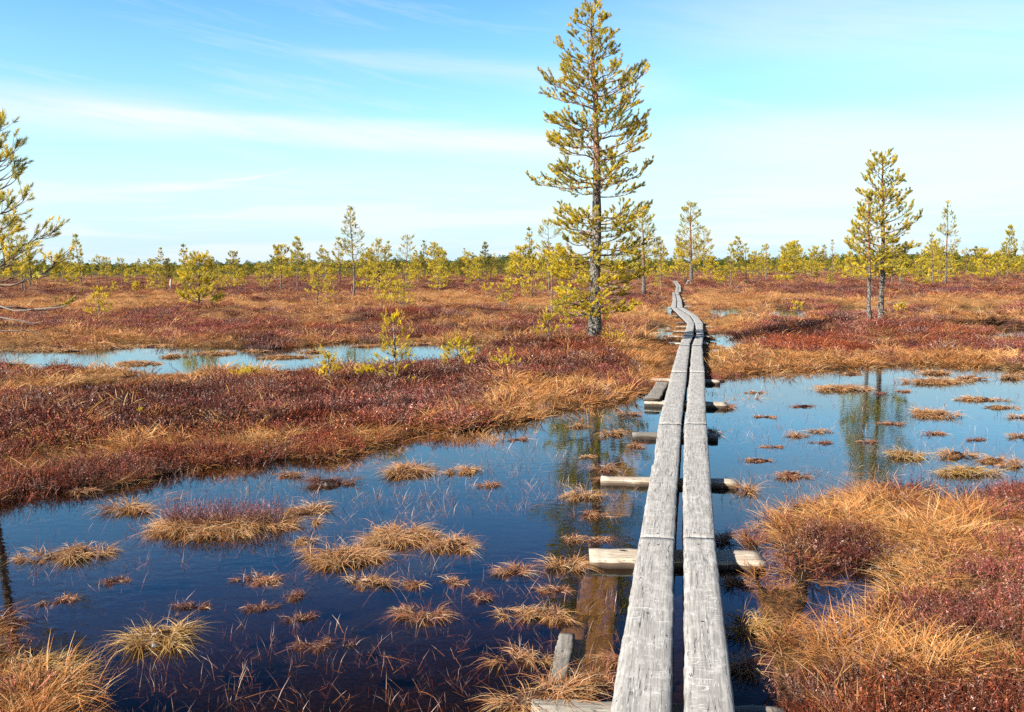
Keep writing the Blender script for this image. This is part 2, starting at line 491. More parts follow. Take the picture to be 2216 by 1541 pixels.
def shore(x, y):
    s = np.full(x.shape, 1e9)
    for P in POOLS:
        lo, hi = P.min(0)-3, P.max(0)+3
        m = (x > lo[0]) & (x < hi[0]) & (y > lo[1]) & (y < hi[1])
        if m.any():
            s[m] = np.minimum(s[m], poly_sd(P, x[m], y[m]))
    s = np.minimum(s, 3.0)
    r = np.hypot(x, y)
    amp = np.clip(r*0.035, .10, .55)
    s = s+(fbm(x*1.9, y*1.9, 4, 5)-.5)*amp*1.7
    # the middle pool is broken up by low sedge spits
    spit = np.clip((fbm(x*.75+3, y*1.3, 3, 151)-.522)*6, 0, 1)*((y > 13.6) & (x < 2.5))
    return s+spit*.75

# boardwalk nodes: (row, left plank left/right edge, right plank left/right edge)
Z_WALK = 0.165
WALK = [(1165, 1384, 1460, 1479, 1547), (917, 1425, 1474.5, 1481, 1529), (806, 1452, 1487, 1493, 1525), (747, 1470, 1493, 1497, 1519), (723, 1481, 1500.5, 1507, 1523),
        (699, 1487, 1503, 1504.5, 1521.7), (683, 1470.5, 1492.5, 1494.5, 1509), (664.5, 1452, 1463, 1465, 1477.5), (649.5, 1455.5, 1464.5, 1466, 1475.5), (632, 1455, 1459.7, 1460.9, 1468.5)]
WALK2 = [(631.5, 1461, 1467, 1467.8, 1474), (619, 1463.5, 1468, 1468.8, 1473.5), (607.5, 1455.5, 1459.7, 1460.6, 1465)]
walk_nodes = [[ground(x, r, Z_WALK) for x in xs] for r, *xs in WALK]
walk2_nodes = [[ground(x, r, Z_WALK) for x in xs] for r, *xs in WALK2]
near_n = [ground(x, 1541, Z_WALK) for x in (1320, 1455, 1482, 1592)]
for nlist in (near_n,):
    ext = []
    for k in range(4):
        a_, b_ = walk_nodes[0][k], near_n[k]
        dv = (b_-a_)/np.linalg.norm(b_-a_)
        ext.append(a_+dv*4.1)
    walk_near = ext
walk_c = np.array([(n[0]+n[3])[:2]/2 for n in [walk_near]+walk_nodes+walk2_nodes])

def walk_dist(x, y):
    d2 = np.full(x.shape, 1e9)
    for (ax, ay), (bx, by) in zip(walk_c[:-1], walk_c[1:]):
        ex, ey = bx-ax, by-ay
        t = np.clip(((x-ax)*ex+(y-ay)*ey)/(ex*ex+ey*ey+1e-12), 0, 1)
        d2 = np.minimum(d2, (x-ax-ex*t)**2+(y-ay-ey*t)**2)
    return np.sqrt(d2)

BUMPS = []
for (bx, by, br, bh) in [(1290, 752, 1.1, .18), (1905, 722, 1.6, .18), (700, 845, 1.2, .05), (1180, 800, 1.2, .04), (430, 690, 2.5, .3),
                         (150, 640, 3.5, .45), (1500, 622, 3.5, .5), (1770, 722, 1.2, .15), (560, 742, .8, .15), (860, 690, 2.0, .22), (-30, 955, 1.2, .15), (2100, 640, 5, .3), (300, 645, 6, .3), (900, 650, 6, .3), (1680, 640, 6, .35),
                         (1650, 770, 1.0, .06), (1560, 770, .6, .08)]:
    p = ground(bx, by, 0.05)
    BUMPS.append((p[0], p[1], br, bh))

def height(x, y, s=None):
    x = np.asarray(x, float); y = np.asarray(y, float)
    if s is None: s = shore(x, y)
    r = np.hypot(x, y)
    land = np.clip((s+.05)/.55, 0, 1); land = land*land*(3-2*land)
    hum = (fbm(x*.42, y*.42, 3, 11)-.42)*.42+(fbm(x*1.9, y*1.9, 3, 21)-.5)*.16
    far = np.clip((r-25)/60, 0, 1)
    hum = np.maximum(hum, -.02)*(1+far*1.2)
    hum = hum*(.32+.68*np.clip((r-14)/16, 0, 1))
    for (bx, by, br, bh) in BUMPS:
        hum = hum+bh*np.exp(-((x-bx)**2+(y-by)**2)/(br*br))
    z = np.where(s < 0, np.clip(s*.6, -.28, 0)-.01, .035)+land*(.03+np.clip(hum, -.03, .8))
    wd = walk_dist(x, y)
    k = np.clip((wd-.45)/.9, 0, 1)
    z = np.where(z > .02, .02+(z-.02)*k, z)
    z = np.where((wd < .42) & (r < 13) & (x > -5), np.minimum(z, -.04), z)
    # low wooded rises on the horizon
    th = np.arctan2(x, y)
    hill = np.clip((r-450)/900, 0, 1)**1.3
    z = z+hill*(1.5+10*np.exp(-((th+.01)/.055)**2)+7*np.exp(-((th-.42)/.10)**2)+5*np.exp(-((th+.14)/.05)**2)+3*fbm(th*14, r*.002, 2, 41))
    return z

# vegetation zones: ellipses seen in the place, weight >0 heather, <0 sedge; third value red
ZONES = []
for (zx, zy, rx, ry, hv, rv) in [
    (600, 855, 520, 34, .55, .1), (250, 880, 330, 34, .35, 0), (720, 905, 130, 22, .5, .8), (1250, 775, 220, 26, .7, .75), (1030, 800, 160, 26, .45, .3), (880, 800, 120, 30, .35, .1),
    (1200, 860, 230, 36, -.7, 0), (1420, 790, 60, 50, -.8, 0), (100, 990, 300, 55, -.1, 0), (90, 850, 160, 22, -.5, 0), (860, 935, 200, 22, -.55, 0), (500, 950, 160, 22, -.3, 0), (200, 1035, 250, 25, -.35, 0),
    (1640, 775, 130, 30, -1.0, 0), (1750, 742, 130, 18, .5, 1.0), (2080, 725, 160, 16, .5, .3), (1770, 712, 140, 16, .8, 0), (2000, 765, 240, 16, -.5, .1), (1560, 760, 40, 40, -.8, 0),
    (2150, 690, 120, 8, -.7, 0), (1650, 650, 150, 9, -.6, 0), (1560, 690, 60, 18, -.7, 0), (1650, 632, 140, 8, .6, 0), (1950, 640, 300, 7, .5, 0), (2050, 655, 200, 6, -.6, 0), (1400, 690, 50, 30, -.5, 0), (1350, 650, 80, 12, .6, .1),
    (250, 660, 300, 10, -.6, 0), (250, 690, 300, 9, .3, 0), (330, 705, 200, 8, .5, 0), (400, 730, 300, 9, -.4, 0), (560, 742, 60, 12, .7, 0), (950, 655, 260, 7, -.5, 0), (860, 685, 100, 12, .6, .5), (700, 635, 300, 8, .5, 0),
    (620, 705, 200, 9, .3, .2), (1080, 725, 150, 9, -.5, 0), (1180, 700, 90, 16, .5, 0), (430, 800, 300, 15, -.6, 0), (60, 905, 80, 24, -.2, 0),
    (1900, 1100, 330, 70, -.55, 0), (1750, 1320, 240, 100, -.7, 0), (2150, 1250, 200, 140, -.4, .1), (1800, 1200, 200, 30, .3, 0), (2000, 1520, 500, 50, .25, .45), (1690, 1510, 120, 60, .35, .2), (2100, 1400, 300, 60, -.45, .2), (2100, 1150, 200, 60, -.4, 0),
    (60, 1500, 200, 80, .0, .1), (60, 1340, 120, 30, .4, .2),
    (60, 1045, 110, 26, 1.3, .2), (230, 1015, 60, 20, 1.3, .1), (380, 985, 90, 16, 1.4, .1), (560, 975, 40, 14, 1.2, .3), (700, 955, 50, 14, 1.4, .3), (850, 940, 30, 10, 1.2, .2), (130, 930, 120, 20, .9, .1), (1010, 905, 40, 12, 1.0, .3),
]:
    c0 = ground(zx, zy, .1); cx1 = ground(zx+rx, zy, .1); cu = ground(zx, max(zy-ry, 600), .1); cd = ground(zx, zy+ry, .1)
    ZONES.append((c0[0], (cu[1]+cd[1])/2, abs(cx1[0]-c0[0]), abs(cu[1]-cd[1])/2, hv, rv))

def veg(x, y, s):
    """heather share and redness of the vegetation"""
    r = np.hypot(x, y)
    h = (fbm(x*.33+4, y*.33*1.2, 4, 61)-.5)*3.2+(fbm(x*1.5, y*1.7, 3, 66)-.5)*2.4+.0+np.clip((r-60)/60, 0, .35)
    # the wet rim of pools is sedge
    h = h-.7*np.exp(-np.clip(s, 0, 9)/.30)
    rd = (fbm(x*.5-9, y*.5, 3, 71)-.58)*2.6
    for (cx, cy, rx, ry, hv, rv) in ZONES:
        w = np.exp(-(((x-cx)/rx)**2+((y-cy)/ry)**2)**1.5)
        h = h+2.2*hv*w; rd = rd+1.4*rv*w
    return 1/(1+np.exp(-3.2*h)), np.clip(rd, 0, 1)

TAN = np.array([.46, .25, .095]); HEA = np.array([.115, .05, .045]); RED = np.array([.16, .045, .02]); PEAT = np.array([.018, .013, .010])

# terrain sheet, dense where the camera looks, out to the horizon all round
ths = np.concatenate([np.linspace(-math.pi, math.radians(-42), 40, endpoint=False), np.linspace(math.radians(-42), math.radians(42), 420), np.linspace(math.radians(42), math.pi, 41)[1:]])
ths[-1] = math.pi
rs = np.concatenate([[0.02], np.exp(np.linspace(math.log(.4), math.log(5200), 460))])
TH, RR = np.meshgrid(ths, rs)
X, Y = RR*np.sin(TH), RR*np.cos(TH)
S = shore(X.ravel(), Y.ravel()); Z = height(X.ravel(), Y.ravel(), S)
hv, rv = veg(X.ravel(), Y.ravel(), S)
base = TAN*(1-hv[:, None])+(HEA*(1-rv[:, None])+RED*rv[:, None])*hv[:, None]
rad = RR.ravel()
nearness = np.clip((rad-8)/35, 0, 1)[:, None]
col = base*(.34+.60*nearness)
und = np.clip((S+.02)/.2, 0, 1)[:, None]
col = PEAT*(1-und)+col*und
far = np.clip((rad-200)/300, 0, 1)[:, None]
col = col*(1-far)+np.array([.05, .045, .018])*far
nr, nt = TH.shape
ii = (np.arange(nr-1)[:, None]*nt+np.arange(nt-1)[None]).ravel()
Q = np.stack([ii, ii+1, ii+nt+1, ii+nt], 1)[:, ::-1]
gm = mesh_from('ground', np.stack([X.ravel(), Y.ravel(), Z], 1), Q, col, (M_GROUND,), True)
tag(obj('ground', gm), 'hummocky peat bog ground stretching to the horizon', kind='structure')

# water sheet
wr = 170.0
wa = np.linspace(0, 2*math.pi, 65)[:-1]
wV = np.concatenate([[[0, 0, 0]], np.stack([np.sin(wa)*wr, np.cos(wa)*wr, 0*wa], 1)])
wT = np.array([(0, 1+(i+1) % 64, 1+i) for i in range(64)])
tag(obj('water', mesh_from('water', wV, wT, None, (M_WATER,))), 'still dark bog pools mirroring the blue sky', kind='structure')

# ------------------------------------------------------------------ boardwalk
def plank_mesh(name, L, wn_, wf, th, m, rows=None, jit=.004, notch=0.0, seed=0, skewf=0.0, warp=.004, cols=6, round_=.0):
    """plank along +Y from width wn_ to wf; top at z=0; uneven hewn edges"""
    r = np.random.default_rng(seed)
    rows = rows or max(6, int(L/.07))
    fr_ = np.concatenate([[0, 0, .04], np.linspace(.2, .8, cols-2), [.96, 1, 1]])
    zz = np.concatenate([[-th, -.012-round_, -.002], np.zeros(cols-2), [-.002, -.012-round_, -th]])
    zz = zz-round_*(np.abs(fr_-.5)*2)**2
    k = len(fr_)
    V = []
    wl_ = np.cumsum(r.normal(0, jit*.35, rows)); wr_ = np.cumsum(r.normal(0, jit*.35, rows))
    wl_ -= np.linspace(wl_[0], wl_[-1], rows); wr_ -= np.linspace(wr_[0], wr_[-1], rows)
    ln = r.normal(0, jit*.5, rows); rn = r.normal(0, jit*.5, rows)
    if notch:
        # axe-hewn steps along the left edge
        step = 0
        for i in range(rows):
            if r.random() < .10: step = r.uniform(0, notch)
            else: step *= .86
            ln[i] += step
    wz = np.cumsum(r.normal(0, warp*.3, rows)); wz -= np.linspace(wz[0], wz[-1], rows)
    for i in range(rows):
        t = i/(rows-1)
        w = wn_*(1-t)+wf*t
        xl = -w/2+wl_[i]+ln[i]; xr = w/2+wr_[i]+rn[i]
        x = xl+(xr-xl)*fr_
        yy = L*t+skewf*(x/w)*t
        z = zz+wz[i]+r.normal(0, .0008, k)*(zz > -.01)
        V.append(np.stack([x, yy, z], 1))
    V = np.concatenate(V)
    F = []
    for i in range(rows-1):
        for j in range(k):
            a = i*k+j; b = i*k+(j+1) % k
            F.append((a, b, b+k, a+k))
    F = [(f[0], f[1], f[2]) for f in F]+[(f[0], f[2], f[3]) for f in F]
    e = (rows-1)*k
    for j in range(1, k-1):
        F.append((0, j+1, j)); F.append((e, e+j, e+j+1))
    F = np.array(F)
    return mesh_from(name, V, F, None, (m,))

def place_along(o, p0, p1, zoff=0.0, roll=0.0, parent=None):
    p0 = Vector(p0); p1 = Vector(p1)
    d = (p1-p0); rz = math.atan2(-d.x, d.y); rx = math.atan2(d.z, math.hypot(d.x, d.y))
    o.matrix_world = Matrix.Translation(p0+Vector((0, 0, zoff))) @ Matrix.Rotation(rz, 4, 'Z') @ Matrix.Rotation(rx, 4, 'X') @ Matrix.Rotation(roll, 4, 'Y')

def in_parent(o, root):
    mw = o.matrix_world.copy()
    o.parent = root
    o.matrix_parent_inverse = root.matrix_world.inverted()
    o.matrix_world = mw

walk = bpy.data.objects.new('boardwalk', None); SC.collection.objects.link(walk)
walk.location = (walk_near[1][0], walk_near[1][1], 0)
bpy.context.view_layer.update()
tag(walk, 'narrow grey duckboard of paired planks winding across the bog', 'boardwalk')
segs = [[walk_near, walk_nodes[0]]]+[[walk_nodes[i], walk_nodes[i+1]] for i in range(len(walk_nodes)-1)]+[[walk2_nodes[i], walk2_nodes[i+1]] for i in range(len(walk2_nodes)-1)]
NAILS = []
def nail(parent, x, y, r=.009):
    a_ = np.arange(7)*2*math.pi/7
    V = np.concatenate([[[0, 0, .002]], np.stack([np.cos(a_)*r, np.sin(a_)*r*.8, 0*a_+.0015], 1)])
    T = np.array([(0, 1+i, 1+(i+1) % 7) for i in range(7)])
    o = obj('nail', mesh_from('nail', V, T, None, (M_NAIL,)), parent)
    o.location = (x, y, .0)
for i, (A, B) in enumerate(segs):
    for side in (0, 1):
        a0, a1, b0, b1 = A[side*2], A[side*2+1], B[side*2], B[side*2+1]
        p0, p1 = (a0+a1)/2, (b0+b1)/2
        L = float(np.linalg.norm(p1-p0))
        if i > 0: p0 = p0-(p1-p0)/L*.0
        wn_, wf = float(np.linalg.norm(a1-a0)), float(np.linalg.norm(b1-b0))
        me = plank_mesh('plank', L-.004, wn_, wf, .07 if i < 6 else .08, M_PLANK, rows=70 if i == 0 else (44 if i < 3 else 16), jit=.0022 if i < 3 else .006, notch=(.014 if side == 0 else .0) if i < 4 else 0, warp=.0012, seed=100+i*2+side)
        o = obj('plank', me)
        zo = (.006 if i == 0 else -.001*(i % 2))+(.002 if side else 0)
        if i == 3: zo = .004
        place_along(o, p0, p1, zo, roll=random.uniform(-.012, .012))
        in_parent(o, walk)
        if i < 3:
            for yy in (.10, L-.14):
                nail(o, random.uniform(-.03, .03), yy)
        if i == 0: nail(o, -.01, L-1.15 if side == 0 else L-1.25, .008)

# cross bearers under the planks
def bearer(xl, xr, row, zt, depth, th, m=M_BEAM, seed=0, tilt=0.0, jit=.012, rnd=.003, row2=None):
    p0 = ground(xl, row, zt); p1 = ground(xr, row if row2 is None else row2, zt)
    p1[2] += tilt
    L = float(np.linalg.norm(p1-p0))
    me = plank_mesh('crossbeam', L, depth*.95, depth*1.03, th, m, rows=18, jit=jit, seed=seed, warp=.006, cols=6, round_=rnd)
    o = obj('crossbeam', me)
    place_along(o, p0, p1)
    in_parent(o, walk)
    return o, L
zb = .085
b1, L1 = bearer(1275, 1648, 1198, .05, .24, .12, seed=1, row2=1203)
# knot in the beam left of the planks
a_ = np.arange(10)*2*math.pi/10
kn = obj('knot', mesh_from('knot', np.concatenate([[[0, 0, .010]], np.stack([np.cos(a_)*.013, np.sin(a_)*.028, .003+.004*np.sin(a_*2)], 1)]), np.array([(0, 1+i, 1+(i+1) % 10) for i in range(10)]), None, (M_KNOT,)), b1)
kn.location = (-.05, .205*L1, -.001)
bearer(1150, 1700, 1518, .035, .12, .10, M_OLD, 2, rnd=.02, row2=1535)
bearer(1300, 1596, 1034, .045, .17, .11, M_BEAM, 3, row2=1041)
bearer(1368, 1552, 938, .048, .19, .12, M_OLD, 4, row2=941)
bearer(1396, 1572, 867, .06, .24, .12, M_BEAM, 5, row2=872)
bearer(1409, 1558, 819, .055, .22, .12, M_BEAM, 6, row2=823)
bearer(1448, 1530, 741, zb, .42, .12, M_BEAM, 7)
bearer(1446, 1536, 727, zb, .20, .10, M_BEAM, 8)
bearer(1457, 1528, 715.5, zb, .20, .10, M_BEAM, 9)
bearer(1464, 1545, 706.5, zb, .17, .10, M_BEAM, 10)
bearer(1464, 1528, 698, zb, .17, .10, M_OLD, 11)
bearer(1448, 1470, 683, zb, .25, .09, M_OLD, 12)
bearer(1460, 1497, 662.3, zb, .24, .09, M_BEAM, 13)
bearer(1456, 1494, 666, zb, .24, .09, M_OLD, 14)
bearer(1455, 1486, 652, zb, .3, .09, M_OLD, 15)
bearer(1455, 1484, 645, zb, .3, .09, M_BEAM, 16)

def board(name, p0, p1, w, th, m, label, cat='board', seed=0, zoff=0, roll=0, jit=.006, group=None):
    L = float(np.linalg.norm(np.array(p1)-np.array(p0)))
    o = obj(name, plank_mesh(name, L, w, w*.96, th, m, rows=30, jit=jit, seed=seed, warp=.006))
    place_along(o, p0, p1, zoff, roll)
    tag(o, label, cat, group)
    return o
board('weathered_board', ground(1411, 862, .10), ground(1434, 826, .10), .19, .05, M_OLD, 'short grey board lying on the two beams left of the boardwalk', seed=31)
board('sunken_board', ground(1268, 1500, -.045), ground(1302, 1232, -.05), .215, .04, M_WET, 'wide brown board sunk beside the boardwalk, seen through the water', seed=32)
board('sunken_board', ground(1212, 1480, -.02), ground(1250, 1330, -.045), .13, .04, M_WET, 'narrow dark sunken board left of the wide brown one', seed=33)
board('broken_board', ground(1204, 1500, .022), ground(1226, 1370, .008), .08, .04, M_OLD, 'pale split board end rising from the water left of the boardwalk', seed=34, jit=.004)
sn_ = board('wood_splinter', ground(1243, 1500, .018), ground(1245, 1478, .012), .03, .02, M_OLD, 'small pale splinter of wood by the broken board end', 'wood splinter', seed=35, jit=.01)
board('sunken_board', ground(1335, 1115, -.05), ground(1375, 960, -.06), .2, .04, M_WET, 'long sunken board under the water between the second and third beams', seed=36)

# ------------------------------------------------------------------ pines
# needle tuft template
def tuft_template(n, length, width, shoot, r):
    """needles set around a short shoot along +Z, as thin triangles"""
    V = []; 
    for i in range(n):
        t = (i+.5)/n
        ph = i*2.399963+r.uniform(-.3, .3)
        z0 = shoot*t
        sp = .95-.62*t
        d = np.array([math.cos(ph)*math.sin(sp), math.sin(ph)*math.sin(sp), math.cos(sp)])
        d = d/np.linalg.norm(d)
        s = np.cross(d, r.normal(size=3)); s /= np.linalg.norm(s)
        p = np.array([0, 0, z0]); l = length*r.uniform(.75, 1.1)
        V += [p-s*width*.5, p+s*width*.5, p+d*l]
    V = np.array(V)
    T = np.arange(len(V)).reshape(-1, 3)
    return V, T
R_ = np.random.default_rng(3)
TUFT_HI = [tuft_template(26, .052, .0085, .085, R_) for _ in range(4)]
TUFT_MAIN = [tuft_template(22, .058, .012, .05, R_) for _ in range(4)]
TUFT_MID = [tuft_template(16, .060, .013, .09, R_) for _ in range(4)]
TUFT_LO = [tuft_template(7, .085, .030, .08, R_) for _ in range(4)]

def inst_tufts(mb, pos, dirs, scl, cols, templates, r):
    """bake needle tufts at many shoots into the mesh builder"""
    n = len(pos)
    if n == 0: return
    which = r.integers(0, len(templates), n)
    D = unit(dirs)
    A = unit(np.cross(D, r.normal(size=(n, 3)))); B = np.cross(D, A)
    for k, (TV, TT) in enumerate(templates):
        m = which == k
        if not m.any(): continue
        V = (A[m][:, None]*TV[None, :, :1]+B[m][:, None]*TV[None, :, 1:2]+D[m][:, None]*TV[None, :, 2:3])*scl[m][:, None, None]+pos[m][:, None]
        T = TT[None]+(np.arange(m.sum())*len(TV))[:, None, None]
        C = np.repeat(cols[m][:, None], len(TV), 1)
        C = C*r.uniform(.75, 1.2, (C.shape[0], C.shape[1]//3, 1)).repeat(3, 1)
        mb.add(V.reshape(-1, 3), T.reshape(-1, 3), C.reshape(-1, 3))

YG = np.array([.62, .50, .05]); OG = np.array([.27, .27, .055]); YY = np.array([.88, .63, .03])
WOOD_O = np.array([.46, .225, .12]); WOOD_G = np.array([.27, .24, .20]); WOOD_T = np.array([.17, .12, .085])
GREYT = np.array([.33, .29, .26])

def limb(p0, az_, L, up0, up1, r, ts, yellow, dens=1.0, rad=None, bare=.3, dead=False, droop=0.0, sub=True):
    """one limb: wood polylines and needle shoots"""
    K = 8
    t = np.linspace(0, 1, K)
    ang = up0+(up1-up0)*t**1.6
    azv = az_+np.cumsum(r.normal(0, .10, K))
    st = np.stack([np.cos(ang)*np.cos(azv), np.cos(ang)*np.sin(azv), np.sin(ang)], 1)*L/(K-1)
    P = p0+np.concatenate([[[0, 0, 0]], np.cumsum(st[1:]+r.normal(0, .018*L, (K-1, 3)), 0)])
    rad = rad or (.006+.010*L)
    Rr = rad*(1-.8*t)
    paths = [(P, Rr)]
    pos, dr, sc = [], [], []
    if dead:
        for k in range(r.integers(2, 6)):
            i = r.integers(2, K-1); d = unit(st[i])+r.normal(0, .5, 3)
            l = L*r.uniform(.15, .4)
            pp = P[i]+np.linspace(0, 1, K)[:, None]*unit(d)*l+np.linspace(0, 1, K)[:, None]**2*np.array([0, 0, r.uniform(-.3, .3)])*l
            paths.append((pp, Rr[i]*.45*(1-.7*t)))
        return paths, np.zeros((0, 3)), np.zeros((0, 3)), np.zeros(0)
    nt_ = max(3, int(L*18*dens))
    for k in range(nt_):
        s = bare+(1-bare)*(k+r.random())/nt_
        i = min(int(s*(K-1)), K-2); f = s*(K-1)-i
        q = P[i]*(1-f)+P[i+1]*f
        tang = unit(P[i+1]-P[i])
        lat = unit(np.cross(tang, [0, 0, 1.0]))*(1 if k % 2 else -1)
        d = unit(tang*r.uniform(.5, 1.0)+lat*r.uniform(.4, 1.0)+np.array([0, 0, r.uniform(-.25, .55)]))
        l = (L*.42*(1-s)+.14)*r.uniform(.5, 1.15)
        tt = np.linspace(0, 1, 4)[:, None]
        pp = q+tt*d*l+tt**2*np.array([0, 0, .22])*l
        paths.append((np.concatenate([pp[:1]]*1+[pp[1:]]), rad*.32*(1-.6*np.linspace(0, 1, 4))))
        # shoots on the outer two thirds of the twig
        ns = max(1, int(l/ts*.9*dens)+1)
        for j in range(ns):
            u = 1-(j/ns)*.5
            e = q+d*l*u+np.array([0, 0, .22])*l*u*u
            dd = unit(d+r.normal(0, .42, 3)+np.array([0, 0, .55]))
            pos.append(e); dr.append(dd); sc.append(r.uniform(.7, 1.15))
    for j in range(4):
        pos.append(P[-1]-(P[-1]-P[-2])*j*.3); dr.append(unit(P[-1]-P[-2])+r.normal(0, .35, 3)+np.array([0, 0, .4])); sc.append(r.uniform(.85, 1.2))
    return paths, np.array(pos), np.array(dr), np.array(sc)

def add_paths(mb, paths, sides, col, r):
    by = {}
    for P, Rr in paths: by.setdefault(len(P), []).append((P, Rr))
    for K, lst in by.items():
        P = np.stack([p for p, _ in lst]); Rr = np.stack([q for _, q in lst])
        V, T = tubes(P, Rr, sides)
        C = np.repeat(col*r.uniform(.7, 1.25, (len(P), 1)), K*sides, 0)
        mb.add(V, T, C)

def profile(shape, u):
    if shape == 'cone': return (1-u)**.8*.95+.06
    if shape == 'main': return np.interp(u, [0, .10, .22, .45, .6, .74, .85, .95, 1], [.62, .85, .70, .92, .92, .82, .48, .26, .1])
    if shape == 'column': return np.interp(u, [0, .3, .7, 1], [.7, 1, .6, .1])
    if shape == 'top': return np.interp(u, [0, .4, .8, 1], [.9, 1, .7, .2])
    if shape == 'wide': return np.interp(u, [0, .2, .6, .85, 1], [1, .95, .8, .5, .15])
    return 1-u*.8

def pine(name, base, H, R, label, shape='cone', cb=.2, whorls=14, per=4, detail='mid', yellow=.4, dead=6, lean=(0, 0), seed=0, dens=1.0, ts=.11, tsz=1.0, limbs_as_parts=False, group=None,
         trunk_r=None, grey_base=.3, orange=True, coll=None, azs=None, up=(-.05, .55), tpl=None, extra=(), jit=1.0):
    r = np.random.default_rng(seed)
    base = np.array(base, float)
    root = bpy.data.objects.new(name, None); (coll or SC.collection).objects.link(root)
    root.location = base
    tag(root, label, 'tree', group)
    K = 16
    t = np.linspace(0, 1, K)
    wob = np.cumsum(r.normal(0, .006*H, (K, 2)), 0)*.5; wob -= wob[0]
    P = np.stack([lean[0]*t*H+wob[:, 0]*(t > 0), lean[1]*t*H+wob[:, 1]*(t > 0), t*H*.985-.05], 1)
    tr = trunk_r or (.010*H+.012)
    Rr = tr*(1-t)**.85+.006
    Rr[0] *= 1.35; Rr[1] *= 1.08
    mb = MB()
    sides = {'hi': 12, 'mid': 7, 'lo': 5}[detail]
    V, T = tubes(P[None], Rr[None], sides)
    if detail == 'hi': V[:, :2] += r.normal(0, tr*.05, (len(V), 2))
    zt = V[:, 2]/H
    k = np.clip((zt-grey_base)/.2, 0, 1)[:, None] if orange else np.zeros((len(V), 1))
    C = WOOD_G*1.05*(1-k)+WOOD_O*k
    mb.add(V, T, C)
    obj('trunk', mb.mesh('trunk', (M_BARK,), True), root, coll=coll)
    tpl = tpl or {'hi': TUFT_HI, 'mid': TUFT_MID, 'lo': TUFT_LO}[detail]
    wood_mb = MB(); need_mb = MB()
    tip_u = []
    for w in range(whorls):
        u = (w+.5*r.random())/whorls
        n = per+r.integers(-1, 2)
        a0 = r.uniform(0, 6.28)
        for j in range(max(1, n)):
            uu = np.clip(u+r.uniform(-.5, .5)/whorls, 0, .985)
            z = cb+(1-cb)*uu
            i = min(int(z*(K-1)), K-2); f = z*(K-1)-i
            p = P[i]*(1-f)+P[i+1]*f
            L = R*profile(shape, uu)*(r.choice([r.uniform(.75, 1.12), r.uniform(.4, .9)], p=[.65, .35]) if jit == 1.0 else r.uniform(.68, 1.04))
            if L < .05: continue
            azl = a0+j*2*math.pi/max(n, 1)+r.uniform(-.4, .4)
            if azs is not None: azl = r.uniform(*azs) if r.random() < .45 else azl
            up0 = up[0]+.70*uu**1.6+r.uniform(-.12, .12); up1 = up[1]+.55*uu+r.uniform(-.15, .2)
            yv = np.clip(yellow+r.normal(0, .22)+(.3 if uu < .2 else 0), 0, 1)
            paths, pos, dr, sc = limb(p, azl, L, up0, up1, r, ts, yv, dens, bare=.25 if L > .5 else .1)
            cols = (OG*(1-yv)+YG*yv)[None]*r.uniform(.65, 1.25, (len(pos), 1))
            yb = r.random(len(pos)) < (.12+.25*yv+(.45 if yellow >= 1 else 0))
            cols[yb] = YY*r.uniform(.6, 1.0, (yb.sum(), 1))
            wc = WOOD_T if L < .9 else WOOD_T*.6+WOOD_O*.25
            if limbs_as_parts:
                wm = MB(); add_paths(wm, paths, 4, wc, r)
                bo = obj('branch', wm.mesh('branch', (M_TWIG,), True), root)
                nm = MB(); inst_tufts(nm, pos, dr, sc*tsz, cols, tpl, r)
                obj('needles', nm.mesh('needles', (M_NEEDLE,)), bo)
            else:
                add_paths(wood_mb, paths, 3, wc, r)
                inst_tufts(need_mb, pos, dr, sc*tsz, cols, tpl, r)
    for (zf, azl, L, u0, u1, dn_) in extra:
        i = min(int(zf*(K-1)), K-2); f = zf*(K-1)-i
        p = P[i]*(1-f)+P[i+1]*f
        if dn_ > 0:
            paths, pos, dr, sc = limb(p, azl, L, u0, u1, r, ts, yellow, dn_, bare=.45)
            cols = (OG*.5+YG*.5)[None]*r.uniform(.65, 1.25, (len(pos), 1)); yb = r.random(len(pos)) < .3; cols[yb] = YY*.85
            wm = MB(); add_paths(wm, paths, 4, WOOD_T, r); bo = obj('branch', wm.mesh('branch', (M_TWIG,), True), root)
            nm = MB(); inst_tufts(nm, pos, dr, sc*tsz, cols, tpl, r); obj('needles', nm.mesh('needles', (M_NEEDLE,)), bo)
        else:
            paths, *_ = limb(p, azl, L, u0, u1, r, ts, 0, dead=True, rad=.004+.006*L)
            wm = MB(); add_paths(wm, paths, 3, GREYT, r); obj('dead_branch', wm.mesh('dead_branch', (M_TWIG,), True), root)
    # leader shoots
    tp = P[-1]+np.zeros((7, 3)); tp[:, 2] -= np.arange(7)*.045*H/6
    inst_tufts(need_mb, tp, np.array([0, 0, 1.])+r.normal(0, .35, (7, 3)), np.ones(7)*tsz, np.tile(YG, (7, 1)), tpl, r)
    for d in range(dead):
        z = r.uniform(.05, cb+.12)
        i = min(int(z*(K-1)), K-2); p = P[i]
        L = R*r.uniform(.3, .8)
        a1 = r.uniform(0, 6.28) if azs is None else r.uniform(*azs)
        p = p.copy(); p[2] = z*H
        paths, *_ = limb(p, a1, L, r.uniform(-.5, .1), r.uniform(-.2, .4), r, ts, 0, dead=True, rad=.004+.006*L)
        if limbs_as_parts:
            wm = MB(); add_paths(wm, paths, 3, GREYT, r)
            o = obj('dead_branch', wm.mesh('dead_branch', (M_TWIG,), True), root)
        else:
            add_paths(wood_mb, paths, 3, GREYT, r)
